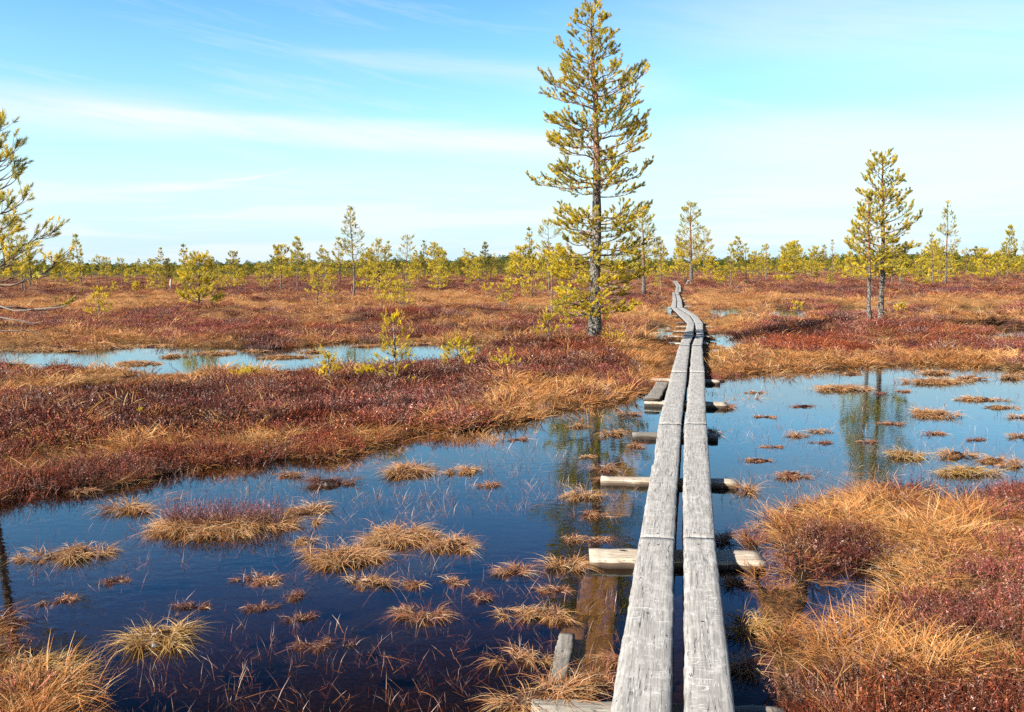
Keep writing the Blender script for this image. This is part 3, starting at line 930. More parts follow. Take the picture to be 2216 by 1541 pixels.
    if not limbs_as_parts and wood_mb:
        cr = obj('crown', need_mb.mesh('crown', (M_NEEDLE,)), root, coll=coll)
        obj('branches', wood_mb.mesh('branches', (M_TWIG,), False), root, coll=coll)['kind'] = 'stuff'
    elif need_mb:
        obj('crown_tip', need_mb.mesh('crown_tip', (M_NEEDLE,)), root, coll=coll)
    return root

def zat(x, y):
    return float(height(np.array([x]), np.array([y]))[0])

def at(px, py, iters=4):
    z = .05
    for _ in range(iters):
        p = ground(px, py, z); z = min(zat(p[0], p[1]), 1.2)
    p = ground(px, py, z); p[2] = z
    return p

def tree_px(name, bx, by, tx, ty, halfw, label, **kw):
    """pine whose foot and tip stand where the photograph shows them"""
    p = at(bx, by)
    d = ray(tx, ty)
    t = p[1]/d[1]
    H = CAM_Z+d[2]*t-p[2]
    lx = (d[0]*t-p[0])/H
    R = halfw/F0*p[1]
    kw.setdefault('lean', (lx, 0))
    return pine(name, p, H, R, label, **kw)

PG = 'pines scattered over the bog'
# the tall pine
tree_px('pine_tree', 1285, 748, 1276, 2, 150, 'tallest pine, orange upper trunk, standing left of the boardwalk', shape='main', cb=.10, whorls=27, per=4, detail='hi', yellow=.6, dead=16, jit=.5,
        seed=11, limbs_as_parts=True, trunk_r=.135, grey_base=.42, ts=.08, tsz=1.12, dens=.84, up=(-.20, .28), tpl=TUFT_MAIN, group=PG)
# the pine cut by the left edge
tree_px('pine_tree', -28, 955, -22, 225, 100, 'pine at the left edge with one long branch reaching over the heather', shape='wide', cb=.50, whorls=10, per=4, detail='hi', yellow=.5, dead=8, seed=23,
        extra=((.50, .05, .84, -.05, .75, .9), (.55, -.5, .62, .0, .6, .8), (.60, .5, .6, .1, .6, .8), (.44, .15, .75, -.15, .25, 0), (.40, -.1, .6, -.35, .3, 0), (.36, .3, .55, -.2, .2, 0), (.43, .0, .72, -.1, .15, .25)),
        limbs_as_parts=True, trunk_r=.045, ts=.10, tsz=.85, dens=.62, azs=(-1.0, 1.0), group=PG, up=(-.05, .5))
# twin pines on the right
tree_px('pine_tree', 1905, 716, 1903, 330, 84, 'taller of the twin pines behind the right pool', shape='wide', cb=.33, whorls=13, per=4, detail='hi', yellow=.65, dead=12, seed=31, limbs_as_parts=True,
        trunk_r=.075, ts=.10, tsz=1.15, dens=.85, tpl=TUFT_MAIN, grey_base=.35, group=PG)
tree_px('pine_tree', 1882, 706, 1880, 410, 60, 'thinner twin close left of the taller pine behind the right pool', shape='cone', cb=.35, whorls=9, per=3, detail='hi', yellow=.65, dead=8, seed=33, limbs_as_parts=True,
        trunk_r=.05, ts=.10, tsz=1.1, dens=.75, tpl=TUFT_MAIN, grey_base=.35, group=PG)
M_ = dict(detail='mid', group=PG)
NAMED = [
    (1497, 620, 1495, 438, 42, 'tall pine right of where the boardwalk disappears', dict(shape='wide', cb=.28, whorls=12, per=4, yellow=.45, seed=41, tsz=1.9, grey_base=.3, trunk_r=.16, ts=.2)),
    (1523, 612, 1522, 492, 30, 'shorter pine close behind the one at the boardwalk end', dict(shape='wide', cb=.2, whorls=9, per=4, yellow=.5, seed=42, tsz=1.9, ts=.2)),
    (1432, 625, 1431, 513, 22, 'thin greyish pine left of the far boardwalk', dict(shape='cone', cb=.25, whorls=9, per=3, yellow=.25, seed=43, tsz=1.7, ts=.22)),
    (1393, 634, 1390, 455, 40, 'orange-stemmed pine half behind the tallest pine, to its right', dict(shape='wide', cb=.42, whorls=9, per=4, yellow=.4, seed=44, tsz=1.8, trunk_r=.10, ts=.18)),
    (1188, 632, 1188, 478, 36, 'bare-stemmed pine half behind the tallest pine, to its left', dict(shape='top', cb=.5, whorls=7, per=3, yellow=.45, seed=45, tsz=1.6, ts=.2)),
    (1194, 674, 1196, 560, 24, 'slim young pine in front of the bare-stemmed one', dict(shape='top', cb=.4, whorls=6, per=3, yellow=.7, seed=46, tsz=1.1, ts=.16)),
    (1153, 665, 1151, 560, 28, 'bright yellow young pine beside the little pond left of the tallest pine', dict(shape='wide', cb=.25, whorls=9, per=3, yellow=.9, seed=47, tsz=1.2, ts=.15)),
    (1093, 671, 1091, 617, 17, 'small bright pine with low bare stem in the tan sedge', dict(shape='top', cb=.35, whorls=5, per=3, yellow=.95, seed=48, tsz=1.1, ts=.15)),
    (766, 645, 762, 448, 40, 'tallest pine of the left half, sparse crown on a dark bare trunk', dict(shape='cone', cb=.34, whorls=13, per=4, yellow=.25, seed=50, tsz=1.4, orange=False, ts=.2, dens=.75)),
    (818, 628, 819, 523, 34, 'broad pine right of the tallest one of the left half', dict(shape='wide', cb=.2, whorls=9, per=4, yellow=.5, seed=51, tsz=1.9, ts=.2)),
    (879, 630, 880, 510, 22, 'pine with bare mid stem and small tufted top', dict(shape='top', cb=.62, whorls=4, per=4, yellow=.3, seed=52, tsz=1.5, ts=.2)),
    (873, 674, 872, 571, 26, 'yellow pine in front, left of the small tuft-topped one', dict(shape='wide', cb=.2, whorls=8, per=4, yellow=.9, seed=53, tsz=1.15, ts=.15)),
    (825, 671, 826, 618, 18, 'low yellow pine sapling beside the bright front pine', dict(shape='wide', cb=.35, whorls=4, per=4, yellow=.9, seed=54, tsz=1.1, ts=.15)),
    (847, 656, 846, 594, 24, 'dense yellow young pine behind the front pair', dict(shape='wide', cb=.15, whorls=7, per=4, yellow=.85, seed=55, tsz=1.3, ts=.16)),
    (960, 622, 960, 543, 20, 'pointed dense pine standing alone in the middle of the bog', dict(shape='cone', cb=.12, whorls=10, per=4, yellow=.6, seed=56, tsz=1.8, ts=.2)),
    (1038, 621, 1038, 556, 22, 'broad yellow pine in the tree band right of the pointed pine', dict(shape='wide', cb=.2, whorls=7, per=4, yellow=.7, seed=57, tsz=1.8, ts=.22)),
    (1106, 604, 1106, 546, 12, 'pale slender pine rising above the tree band', dict(shape='cone', cb=.3, whorls=7, per=3, yellow=.2, seed=58, tsz=1.9, ts=.25)),
    (686, 665, 687, 577, 20, 'yellowish pine with dark stem, left of the sparse tall one', dict(shape='wide', cb=.35, whorls=7, per=4, yellow=.8, seed=59, tsz=1.2, ts=.16)),
    (704, 616, 697, 538, 20, 'grey-green pine behind the yellowish dark-stemmed one', dict(shape='wide', cb=.3, whorls=7, per=4, yellow=.3, seed=60, tsz=1.8, ts=.22)),
    (709, 668, 708, 618, 16, 'small spindly yellow pine on a dark hummock', dict(shape='top', cb=.3, whorls=5, per=3, yellow=.9, seed=61, tsz=1.0, ts=.15)),
    (644, 626, 646, 533, 20, 'slender pine in the group left of centre, highest of them', dict(shape='cone', cb=.3, whorls=8, per=3, yellow=.25, seed=62, tsz=1.7, ts=.22)),
    (609, 618, 607, 557, 20, 'bushy pine at the left end of that group', dict(shape='wide', cb=.3, whorls=6, per=4, yellow=.45, seed=63, tsz=1.8, ts=.22)),
    (666, 618, 665, 550, 18, 'round-topped pine right of the slender high one', dict(shape='wide', cb=.35, whorls=6, per=4, yellow=.45, seed=64, tsz=1.8, ts=.22)),
    (570, 644, 572, 568, 20, 'lone pine leaning a little over tan grass, left of the group', dict(shape='top', cb=.3, whorls=6, per=3, yellow=.5, seed=65, tsz=1.3, ts=.18)),
    (431, 686, 430, 553, 50, 'bushy yellow pine on a dark heather mound in the left half', dict(shape='wide', cb=.22, whorls=9, per=4, yellow=.75, seed=66, tsz=1.45, ts=.13, dead=10, orange=False, dens=1.1)),
    (337, 632, 337, 577, 24, 'dense low yellow pine like a bush', dict(shape='wide', cb=.05, whorls=7, per=5, yellow=.75, seed=67, tsz=1.8, ts=.2)),
    (214, 622, 214, 555, 18, 'green crowned pine of the trio near the left edge', dict(shape='top', cb=.4, whorls=5, per=4, yellow=.4, seed=68, tsz=1.8, ts=.2)),
    (229, 618, 229, 557, 15, 'right-hand pine of the trio near the left edge', dict(shape='top', cb=.35, whorls=5, per=4, yellow=.3, seed=69, tsz=1.8, ts=.2)),
    (198, 621, 197, 563, 10, 'thinnest pine of the trio near the left edge', dict(shape='top', cb=.4, whorls=4, per=3, yellow=.3, seed=70, tsz=1.5, ts=.25)),
    (264, 621, 263, 560, 16, 'pale round crowned pine right of the trio', dict(shape='top', cb=.4, whorls=5, per=4, yellow=.3, seed=71, tsz=1.7, ts=.22)),
    (280, 622, 280, 583, 15, 'low yellow pine touching the pale round crowned one', dict(shape='wide', cb=.2, whorls=5, per=4, yellow=.8, seed=72, tsz=1.6, ts=.2)),
    (295, 618, 292, 571, 10, 'flat-topped little pine with bare stem', dict(shape='top', cb=.65, whorls=3, per=4, yellow=.2, seed=73, tsz=1.6, ts=.2)),
    (48, 637, 47, 512, 34, 'dark twin-stemmed pine behind the long branch at the left', dict(shape='wide', cb=.35, whorls=8, per=4, yellow=.3, seed=74, tsz=1.6, ts=.2, orange=False)),
    (54, 637, 55, 560, 14, 'second stem pressed against the dark pine behind the long branch', dict(shape='top', cb=.5, whorls=4, per=3, yellow=.2, seed=75, tsz=1.5, ts=.25, orange=False)),
    (2046, 614, 2046, 432, 27, 'tall narrow pine right of the twin pines', dict(shape='column', cb=.2, whorls=15, per=3, yellow=.35, seed=76, tsz=1.7, ts=.22, dens=.8)),
    (2018, 611, 2017, 502, 18, 'paler pine close left of the tall narrow one', dict(shape='cone', cb=.25, whorls=8, per=3, yellow=.25, seed=77, tsz=1.7, ts=.25)),
    (2009, 612, 2009, 568, 14, 'low yellow pine at the foot of the paler one', dict(shape='wide', cb=.2, whorls=4, per=4, yellow=.9, seed=78, tsz=1.6, ts=.2)),
    (1582, 620, 1581, 526, 16, 'thin grey pine right of the pair at the boardwalk end', dict(shape='cone', cb=.3, whorls=8, per=3, yellow=.25, seed=79, tsz=1.6, ts=.22)),
    (1615, 611, 1614, 527, 18, 'narrow pine over yellow scrub, second right of the boardwalk end pair', dict(shape='cone', cb=.3, whorls=8, per=3, yellow=.4, seed=80, tsz=1.7, ts=.22)),
    (1659, 609, 1658, 529, 17, 'pointed yellow pine in the band left of the twin pines', dict(shape='cone', cb=.2, whorls=8, per=4, yellow=.65, seed=81, tsz=1.8, ts=.2)),
    (1647, 613, 1647, 560, 14, 'thin stem with a sparse crown before the pointed yellow pine', dict(shape='top', cb=.3, whorls=5, per=3, yellow=.6, seed=82, tsz=1.4, ts=.22)),
    (1692, 610, 1691, 530, 12, 'slim grey pine right of the pointed yellow one', dict(shape='cone', cb=.35, whorls=7, per=3, yellow=.2, seed=83, tsz=1.6, ts=.25)),
    (1736, 600, 1736, 542, 16, 'dark green compact pine in the band left of the twin pines', dict(shape='wide', cb=.2, whorls=7, per=4, yellow=.15, seed=84, tsz=2.0, ts=.25)),
    (1756, 613, 1756, 558, 11, 'bright thin young pine before the dark compact one', dict(shape='cone', cb=.25, whorls=5, per=3, yellow=.8, seed=85, tsz=1.4, ts=.22)),
    (1783, 600, 1783, 529, 15, 'pale pine left of the taller thin one near the twins', dict(shape='cone', cb=.25, whorls=8, per=4, yellow=.3, seed=86, tsz=1.8, ts=.25)),
    (1801, 600, 1801, 518, 12, 'taller thin pine just left of the twin pines', dict(shape='cone', cb=.3, whorls=8, per=3, yellow=.25, seed=87, tsz=1.7, ts=.25)),
    (2092, 592, 2092, 538, 18, 'round-topped pine right of the tall narrow one', dict(shape='top', cb=.3, whorls=5, per=4, yellow=.55, seed=88, tsz=2.1, ts=.25)),
    (2119, 593, 2119, 538, 17, 'second round-topped pine farther right, flat crown', dict(shape='top', cb=.35, whorls=5, per=4, yellow=.5, seed=89, tsz=2.1, ts=.25)),
    (2189, 588, 2189, 543, 14, 'small pine on the bog near the right edge', dict(shape='wide', cb=.3, whorls=5, per=4, yellow=.5, seed=90, tsz=2.0, ts=.25)),
    (2216, 588, 2216, 521, 14, 'pine cut by the right edge of the view', dict(shape='cone', cb=.3, whorls=7, per=4, yellow=.4, seed=91, tsz=2.0, ts=.25)),
    (383, 606, 383, 583, 10, 'tiny dark pine left of the bushy yellow one', dict(shape='wide', cb=.1, whorls=4, per=4, yellow=.1, seed=92, tsz=1.9, ts=.25)),
    (491, 630, 491, 580, 22, 'wide yellow pine right of the bushy one on the mound', dict(shape='wide', cb=.15, whorls=6, per=4, yellow=.75, seed=93, tsz=1.7, ts=.2)),
    (471, 611, 471, 574, 13, 'dark rounded pine behind the bushy one on the mound', dict(shape='wide', cb=.15, whorls=5, per=4, yellow=.3, seed=94, tsz=1.9, ts=.22)),
    (518, 625, 518, 585, 16, 'light yellow pine between the wide one and the lone leaning one', dict(shape='cone', cb=.2, whorls=6, per=4, yellow=.85, seed=95, tsz=1.6, ts=.2)),
    (115, 612, 115, 575, 14, 'pale small pine under the tip of the long branch', dict(shape='cone', cb=.2, whorls=5, per=3, yellow=.3, seed=96, tsz=1.7, ts=.22)),
]
for (bx, by, tx, ty, hw, lb, kw) in NAMED:
    kw.setdefault('dead', 4); kw.setdefault('dens', .78); kw['tsz'] = kw.get('tsz', 1)*.92
    tree_px('pine_tree', bx, by, tx, ty, hw, lb, **M_, **kw)

SG = 'small pine saplings in the heather'
SAPS = [
    (857, 826, 852, 680, 42, 'largest yellow sapling on the heather bank, bright pole-like top', dict(shape='wide', cb=.05, whorls=8, per=3, seed=201, tsz=.8, ts=.11, trunk_r=.016, dens=.6)),
    (994, 796, 995, 738, 40, 'low spreading yellow sapling right of the largest one', dict(shape='wide', cb=.1, whorls=4, per=4, seed=202, tsz=.8, ts=.08, trunk_r=.010)),
    (711, 828, 711, 766, 24, 'spindly little yellow sapling left of the largest one', dict(shape='wide', cb=.2, whorls=4, per=3, seed=203, tsz=.75, ts=.09, trunk_r=.009)),
    (795, 822, 797, 792, 20, 'creeping yellow sapling at the foot of the largest one', dict(shape='wide', cb=.1, whorls=3, per=3, seed=204, tsz=.75, ts=.09, trunk_r=.008)),
    (1186, 744, 1186, 680, 26, 'sapling with flat yellow tufts left of the tallest pine', dict(shape='wide', cb=.35, whorls=4, per=3, seed=205, tsz=.85, ts=.10, trunk_r=.012)),
    (1226, 730, 1224, 694, 14, 'tiny bent sapling near the tallest pine', dict(shape='top', cb=.6, whorls=2, per=3, seed=206, tsz=.8, ts=.10, trunk_r=.010)),
    (1332, 750, 1328, 725, 22, 'yellow sapling at the foot of the tallest pine', dict(shape='wide', cb=.3, whorls=3, per=4, seed=207, tsz=.8, ts=.09, trunk_r=.010)),
    (214, 692, 213, 628, 30, 'yellow sapling in tan grass with a bare leader', dict(shape='wide', cb=.1, whorls=6, per=3, seed=208, tsz=1.1, ts=.12, trunk_r=.02)),
    (247, 633, 247, 614, 9, 'small yellow bush-like sapling in the far grass', dict(shape='wide', cb=.1, whorls=3, per=4, seed=209, tsz=1.4, ts=.2, trunk_r=.02)),
    (294, 636, 294, 610, 9, 'slim far sapling left of the bushy mound pine', dict(shape='cone', cb=.2, whorls=4, per=3, seed=210, tsz=1.2, ts=.2, trunk_r=.02)),
    (1056, 640, 1056, 614, 12, 'pale far sapling behind the small bright pine', dict(shape='top', cb=.3, whorls=3, per=3, seed=211, tsz=1.2, ts=.2, trunk_r=.02)),
    (1950, 682, 1950, 656, 10, 'faint sapling right of the twin pines', dict(shape='wide', cb=.2, whorls=3, per=3, seed=212, tsz=.9, ts=.15, trunk_r=.012)),
    (1725, 672, 1725, 655, 9, 'tiny yellow sapling beside the far pond', dict(shape='wide', cb=.1, whorls=2, per=4, seed=213, tsz=1.0, ts=.12, trunk_r=.012)),
    (305, 902, 303, 880, 8, 'tiny yellow seedling on the left bank near the pool', dict(shape='top', cb=.3, whorls=2, per=3, seed=214, tsz=.45, ts=.05, trunk_r=.005)),
    (530, 815, 530, 800, 26, 'yellow-green creeping sapling on the bank by the mid pool', dict(shape='wide', cb=.05, whorls=2, per=5, seed=215, tsz=.7, ts=.08, trunk_r=.010)),
    (1095, 800, 1093, 776, 30, 'flat creeping sapling half hidden in red heather', dict(shape='wide', cb=.1, whorls=2, per=4, seed=216, tsz=.75, ts=.09, trunk_r=.010)),
]
for (bx, by, tx, ty, hw, lb, kw) in SAPS:
    kw.setdefault('dens', .55)
    tree_px('pine_sapling', bx, by, tx, ty, hw, lb, detail='hi' if by > 720 else 'mid', yellow=1.0, dead=0, group=SG, orange=False, up=(.0, .6), **kw)

# shared far pines: a few kinds, copied tree by tree
kinds = []
kc = bpy.data.collections.new('far_pine_kinds')
for i, (sh, H, R, cb, wh, pr, yl) in enumerate([('cone', 4.2, 1.0, .2, 9, 4, .35), ('wide', 3.4, 1.2, .25, 7, 4, .7), ('top', 3.8, 1.0, .45, 5, 4, .45), ('cone', 3.2, .9, .1, 8, 4, .85), ('wide', 2.4, 1.1, .1, 5, 5, .85), ('column', 4.6, .7, .25, 10, 3, .25)]):
    kinds.append((pine('pine_tree', (0, 0, 0), H, R, None, shape=sh, cb=cb, whorls=wh, per=pr, detail='lo', yellow=yl, dead=2, seed=300+i, ts=.22, tsz=1.6, dens=1.0, coll=kc), H))
FARG = 'distant pines in the scrub band across the bog'
r_ = np.random.default_rng(99)
def far_label(k, px, dist):
    look = ['pointed greenish', 'spreading yellow-green', 'bare-stemmed', 'pointed yellow', 'low bushy yellow', 'narrow grey-green'][k]
    edges = [(0, 'beyond the left edge branch'), (330, 'left of the mound pine'), (560, 'left of the slender group'), (760, 'around the sparse tall pine'), (960, 'up to the lone pointed pine'), (1150, 'left of the tallest pine'),
             (1400, 'behind the tallest pine'), (1560, 'around the boardwalk end'), (1800, 'left of the twin pines'), (2030, 'behind the twin pines'), (9999, 'right of the tall narrow pine')]
    zone = [z for e_, z in edges if px <= e_+1][0] if px > 0 else edges[0][1]
    depth = 'near' if dist < 100 else ('middle' if dist < 150 else 'far')
    return '%s small pine in the %s scrub %s' % (look, depth, zone)
placed = 0; tries = 0; far_pts = []
while placed < 235 and tries < 6000:
    tries += 1
    pxx = r_.uniform(-60, 2280)
    dist = math.exp(r_.uniform(math.log(62), math.log(230)))
    th = math.atan2(pxx-W0/2, F0)
    # the scrub thins out in the left third
    left = pxx < 600
    if left and r_.random() < .35: continue
    if dist < 85 and r_.random() < .7: continue
    if abs(pxx-1455) < 25 and dist < 110: continue
    x, y = dist*math.tan(th), dist
    kidx = int(r_.integers(0, 6)); root, H = kinds[kidx]
    s = r_.choice([r_.uniform(.35, .75), r_.uniform(.7, 1.3)], p=[.45, .55])
    if left: s *= .85
    z = zat(x, y)
    e = root.copy(); SC.collection.objects.link(e)
    e.location = (x, y, z); e.rotation_euler = (r_.normal(0, .04), r_.normal(0, .04), r_.uniform(0, 6.28)); e.scale = (s, s, s*r_.uniform(.85, 1.2))
    e['group'] = FARG
    e['label'] = far_label(kidx, pxx, dist)
    for ch in list(root.children):
        c = ch.copy(); SC.collection.objects.link(c); c.parent = e
    placed += 1

# ------------------------------------------------------------------ scatter (uncountable growth)
def scatter(name, protos, P, rot, scl, tint, idx, label):
    coll = bpy.data.collections.new(name+'_kinds')
    for k, me in enumerate(protos):
        o = bpy.data.objects.new('%s_clump' % name, me); coll.objects.link(o)
    me = bpy.data.meshes.new(name)
    n = len(P)
    me.vertices.add(n); me.vertices.foreach_set('co', np.ascontiguousarray(P, np.float32).ravel())
    for nm, arr, ty, key in (('rot', rot, 'FLOAT_VECTOR', 'vector'), ('scl', scl, 'FLOAT_VECTOR', 'vector')):
        a = me.attributes.new(nm, ty, 'POINT'); a.data.foreach_set(key, np.ascontiguousarray(arr, np.float32).ravel())
    a = me.attributes.new('tint', 'FLOAT_COLOR', 'POINT')
    c4 = np.ones((n, 4), np.float32); c4[:, :3] = tint; a.data.foreach_set('color', c4.ravel())
    a = me.attributes.new('idx', 'INT', 'POINT'); a.data.foreach_set('value', np.ascontiguousarray(idx, np.int32))
    o = obj(name, me)
    ng = bpy.data.node_groups.new(name+'_scatter', 'GeometryNodeTree')
    ng.interface.new_socket('Geometry', in_out='INPUT', socket_type='NodeSocketGeometry')
    ng.interface.new_socket('Geometry', in_out='OUTPUT', socket_type='NodeSocketGeometry')
    n_ = ng.nodes
    gi = n_.new('NodeGroupInput'); go = n_.new('NodeGroupOutput')
    iop = n_.new('GeometryNodeInstanceOnPoints'); ci = n_.new('GeometryNodeCollectionInfo')
    ci.inputs['Collection'].default_value = coll
    ci.inputs['Separate Children'].default_value = True; ci.inputs['Reset Children'].default_value = True
    def na(nm, ty):
        q = n_.new('GeometryNodeInputNamedAttribute'); q.data_type = ty; q.inputs['Name'].default_value = nm
        return [s for s in q.outputs if s.enabled and s.name == 'Attribute'][0]
    e2r = n_.new('FunctionNodeEulerToRotation')
    ng.links.new(na('rot', 'FLOAT_VECTOR'), e2r.inputs[0])
    ng.links.new(gi.outputs[0], iop.inputs['Points']); ng.links.new(ci.outputs[0], iop.inputs['Instance'])
    iop.inputs['Pick Instance'].default_value = True
    ng.links.new(na('idx', 'INT'), iop.inputs['Instance Index'])
    ng.links.new(e2r.outputs[0], iop.inputs['Rotation']); ng.links.new(na('scl', 'FLOAT_VECTOR'), iop.inputs['Scale'])
    ng.links.new(iop.outputs[0], go.inputs[0])
    md = o.modifiers.new('scatter', 'NODES'); md.node_group = ng
    tag(o, label, kind='stuff')
    return o

STRAW = np.array([.84, .50, .17]); ORNG = np.array([.70, .28, .07]); BRN = np.array([.24, .095, .04]); PALE = np.array([.90, .68, .36])
def sedge_clump(n, rad, Lm, w, seed, flat=.5, lay=0.0, cols=None):
    """a clump of withered sedge, blades arching over"""
    r = np.random.default_rng(seed)
    a = r.uniform(0, 6.283, n); q = rad*np.sqrt(r.random(n))
    P = np.stack([np.cos(a)*q, np.sin(a)*q, -.02+0*a], 1)
    ao = a+r.normal(0, .8, n)
    tilt = r.uniform(.15, 1.05, n)*(.6+flat)
    D = np.stack([np.cos(ao)*np.sin(tilt)+lay, np.sin(ao)*np.sin(tilt)+lay*.3, np.cos(tilt)], 1); D = unit(D)
    L = Lm*r.uniform(.5, 1.25, n)
    bend = np.stack([np.cos(ao)*.35, np.sin(ao)*.35, -r.uniform(.25, .75, n)], 1)
    u = r.random((n, 1))
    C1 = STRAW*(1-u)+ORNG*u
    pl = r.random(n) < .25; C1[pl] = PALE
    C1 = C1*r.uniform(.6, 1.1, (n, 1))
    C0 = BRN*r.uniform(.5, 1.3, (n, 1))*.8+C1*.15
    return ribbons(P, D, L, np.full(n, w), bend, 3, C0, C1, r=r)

def heather_clump(n, rad, Lm, w, seed):
    """woody dwarf shrub: upright crooked stems set with tiny leaves"""
    r = np.random.default_rng(seed)
    a = r.uniform(0, 6.283, n); q = rad*np.sqrt(r.random(n))
    P = np.stack([np.cos(a)*q, np.sin(a)*q, -.02+0*a], 1)
    tilt = r.uniform(0, 1.0, n)
    D = unit(np.stack([np.cos(a)*np.sin(tilt), np.sin(a)*np.sin(tilt), np.cos(tilt)], 1)+r.normal(0, .12, (n, 3)))
    L = Lm*r.uniform(.45, 1.2, n)
    bend = r.normal(0, .2, (n, 3)); bend[:, 2] = r.uniform(-.1, .1, n)
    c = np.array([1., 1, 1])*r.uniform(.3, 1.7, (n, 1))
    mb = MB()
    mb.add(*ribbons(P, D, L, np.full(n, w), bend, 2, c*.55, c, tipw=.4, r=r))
    m = n*9
    i = r.integers(0, n, m); t = r.uniform(.3, 1, m)
    PP = P[i]+D[i]*(L[i]*t)[:, None]+bend[i]*(t*t*L[i])[:, None]
    DD = unit(D[i]+r.normal(0, .9, (m, 3)))
    cc_ = c[i]*r.uniform(.7, 1.5, (m, 1)); gl = r.random(m) < .10
    cc_[gl] = cc_[gl]*np.array([2.2, 3.0, 3.4])
    mb.add(*ribbons(PP, DD, Lm*.10*r.uniform(.6, 1.4, m), np.full(m, w*1.3), r.normal(0, .15, (m, 3)), 1, cc_*.8, cc_, r=r))
    return mb

def protos(fn, count, *a, mat_=None, nm='clump', **k):
    res = []
    for s in range(count):
        q = fn(*a, seed=s*7+13, **k)
        if isinstance(q, tuple):
            mb = MB(); mb.add(*q); q = mb
        res.append(q.mesh(nm, (mat_,)))
    return res

def sample(r0, r1, dens_fn, half=math.radians(36), seed=0):
    """random spots in the sector before the camera at the wanted density"""
    r = np.random.default_rng(seed)
    edges = np.exp(np.linspace(math.log(r0), math.log(r1), 60))
    out_ = []
    for a, b in zip(edges[:-1], edges[1:]):
        area = half*(b*b-a*a)
        n = r.poisson(area*dens_fn((a+b)/2))
        q = np.sqrt(r.uniform(a*a, b*b, n)); t = r.uniform(-half, half, n)
        out_.append(np.stack([q*np.sin(t), q*np.cos(t)], 1))
    return np.concatenate(out_)

def normals(x, y):
    e = .06
    return (height(x+e, y)-height(x-e, y))/(2*e), (height(x, y+e)-height(x, y-e))/(2*e)

# sedge and heather share the ground by zone
pts = sample(1.7, 190, lambda r: min(360, 12000/r**1.95), seed=5)
x, y = pts[:, 0], pts[:, 1]
s = shore(x, y); z = height(x, y, s); wd = walk_dist(x, y)
hv, rv = veg(x, y, s)
R0 = np.random.default_rng(56)
# drowned clumps straggle out into the shallows
lag = fbm(x*2.1, y*2.1, 3, 161)
drown = (s <= -.06) & (s > -.75) & (R0.random(len(x)) < np.clip((lag-.50-.16*(-s))*7, 0, 1)*.6) & (wd > .30) & ((y > 5.2) | (x > .9))
ok = ((s > -.06) & (wd > .30) & (z > -.03)) | drown
z = np.where(drown, -.015, z)
x, y, s, z, hv, rv, wd = [q[ok] for q in (x, y, s, z, hv, rv, wd)]
R1 = np.random.default_rng(55)
is_h = (R1.random(len(x)) < np.clip(hv*1.0-.02, .04, .84)) & (s > -.06)
rr = np.hypot(x, y)
nearf = rr < 9
lowk = np.clip((wd-.25)/.5, .62, 1)*np.where(s < -.06, .62, 1)       # growth right beside the planks stays low

def rots(n, r, tiltmax=.25):
    return np.stack([r.normal(0, tiltmax, n), r.normal(0, tiltmax, n), r.uniform(0, 6.283, n)], 1)

m = ~is_h
sed_near = protos(sedge_clump, 7, 46, .075, .125, .0030, mat_=M_GRASS, nm='sedge_clump')
sed_far = protos(sedge_clump, 6, 38, .10, .125, .0058, mat_=M_GRASS, nm='sedge_clump')
n = m.sum()
f = 1+rr[m]/38
sc = R1.uniform(.6, 1.25, n)*lowk[m]*np.clip(.95+3.0*(fbm(x[m]*2.3, y[m]*2.3, 2, 88)-.5), .5, 1.45)
scl = np.stack([sc*f, sc*f, sc*(1+rr[m]/170)*np.clip(.60+(rr[m]-8)/14, .60, 1)], 1)
tv = fbm(x[m]*.9, y[m]*.9, 3, 90)
u = np.clip((tv-.3)/.4, 0, 1)[:, None]
tint = (np.array([.80, .62, .50])*(1-u)+np.array([1.15, 1.1, 1.0])*u)*R1.uniform(.8, 1.15, (n, 1))
idx = np.where(rr[m] < 9, R1.integers(0, 7, n), 7+R1.integers(0, 6, n))
scatter('sedge_grass', sed_near+sed_far, np.stack([x[m], y[m], z[m]], 1), rots(n, R1), scl, tint, idx, 'withered tan sedge covering the wet hollows and pool rims')

m = is_h
hea_near = protos(heather_clump, 6, 46, .10, .095, .0026, mat_=M_HEATH, nm='heather_clump')
hea_far = protos(heather_clump, 6, 36, .12, .105, .0055, mat_=M_HEATH, nm='heather_clump')
n = m.sum()
f = 1+rr[m]/38
sc = R1.uniform(.5, 1.4, n)*lowk[m]
scl = np.stack([sc*f, sc*f, sc*(1+rr[m]/150)*R1.uniform(.8, 1.3, n)], 1)
rd = np.clip(rv[m]*.8+R1.normal(0, .25, n), 0, 1)[:, None]
u = R1.random((n, 1))
cv = np.clip((fbm(x[m]*.6, y[m]*.6, 3, 120)-.3)/.4, 0, 1)[:, None]
tint = (np.array([.17, .040, .042])*(1-u)+np.array([.25, .10, .06])*u)*(.35+1.1*cv)*R1.uniform(.55, 1.35, (n, 1))
wth = R1.random(n) < .22
tint[wth] = np.array([.24, .14, .11])*R1.uniform(.6, 1.2, (wth.sum(), 1))
tint = tint*(1-rd)+np.array([.27, .062, .025])*rd*R1.uniform(.7, 1.2, (n, 1))
idx = np.where(rr[m] < 9, R1.integers(0, 6, n), 6+R1.integers(0, 6, n))
scatter('heather', hea_near+hea_far, np.stack([x[m], y[m], z[m]], 1), rots(n, R1, .15), scl, tint, idx, 'low purple-brown heather over the drier hummocks')

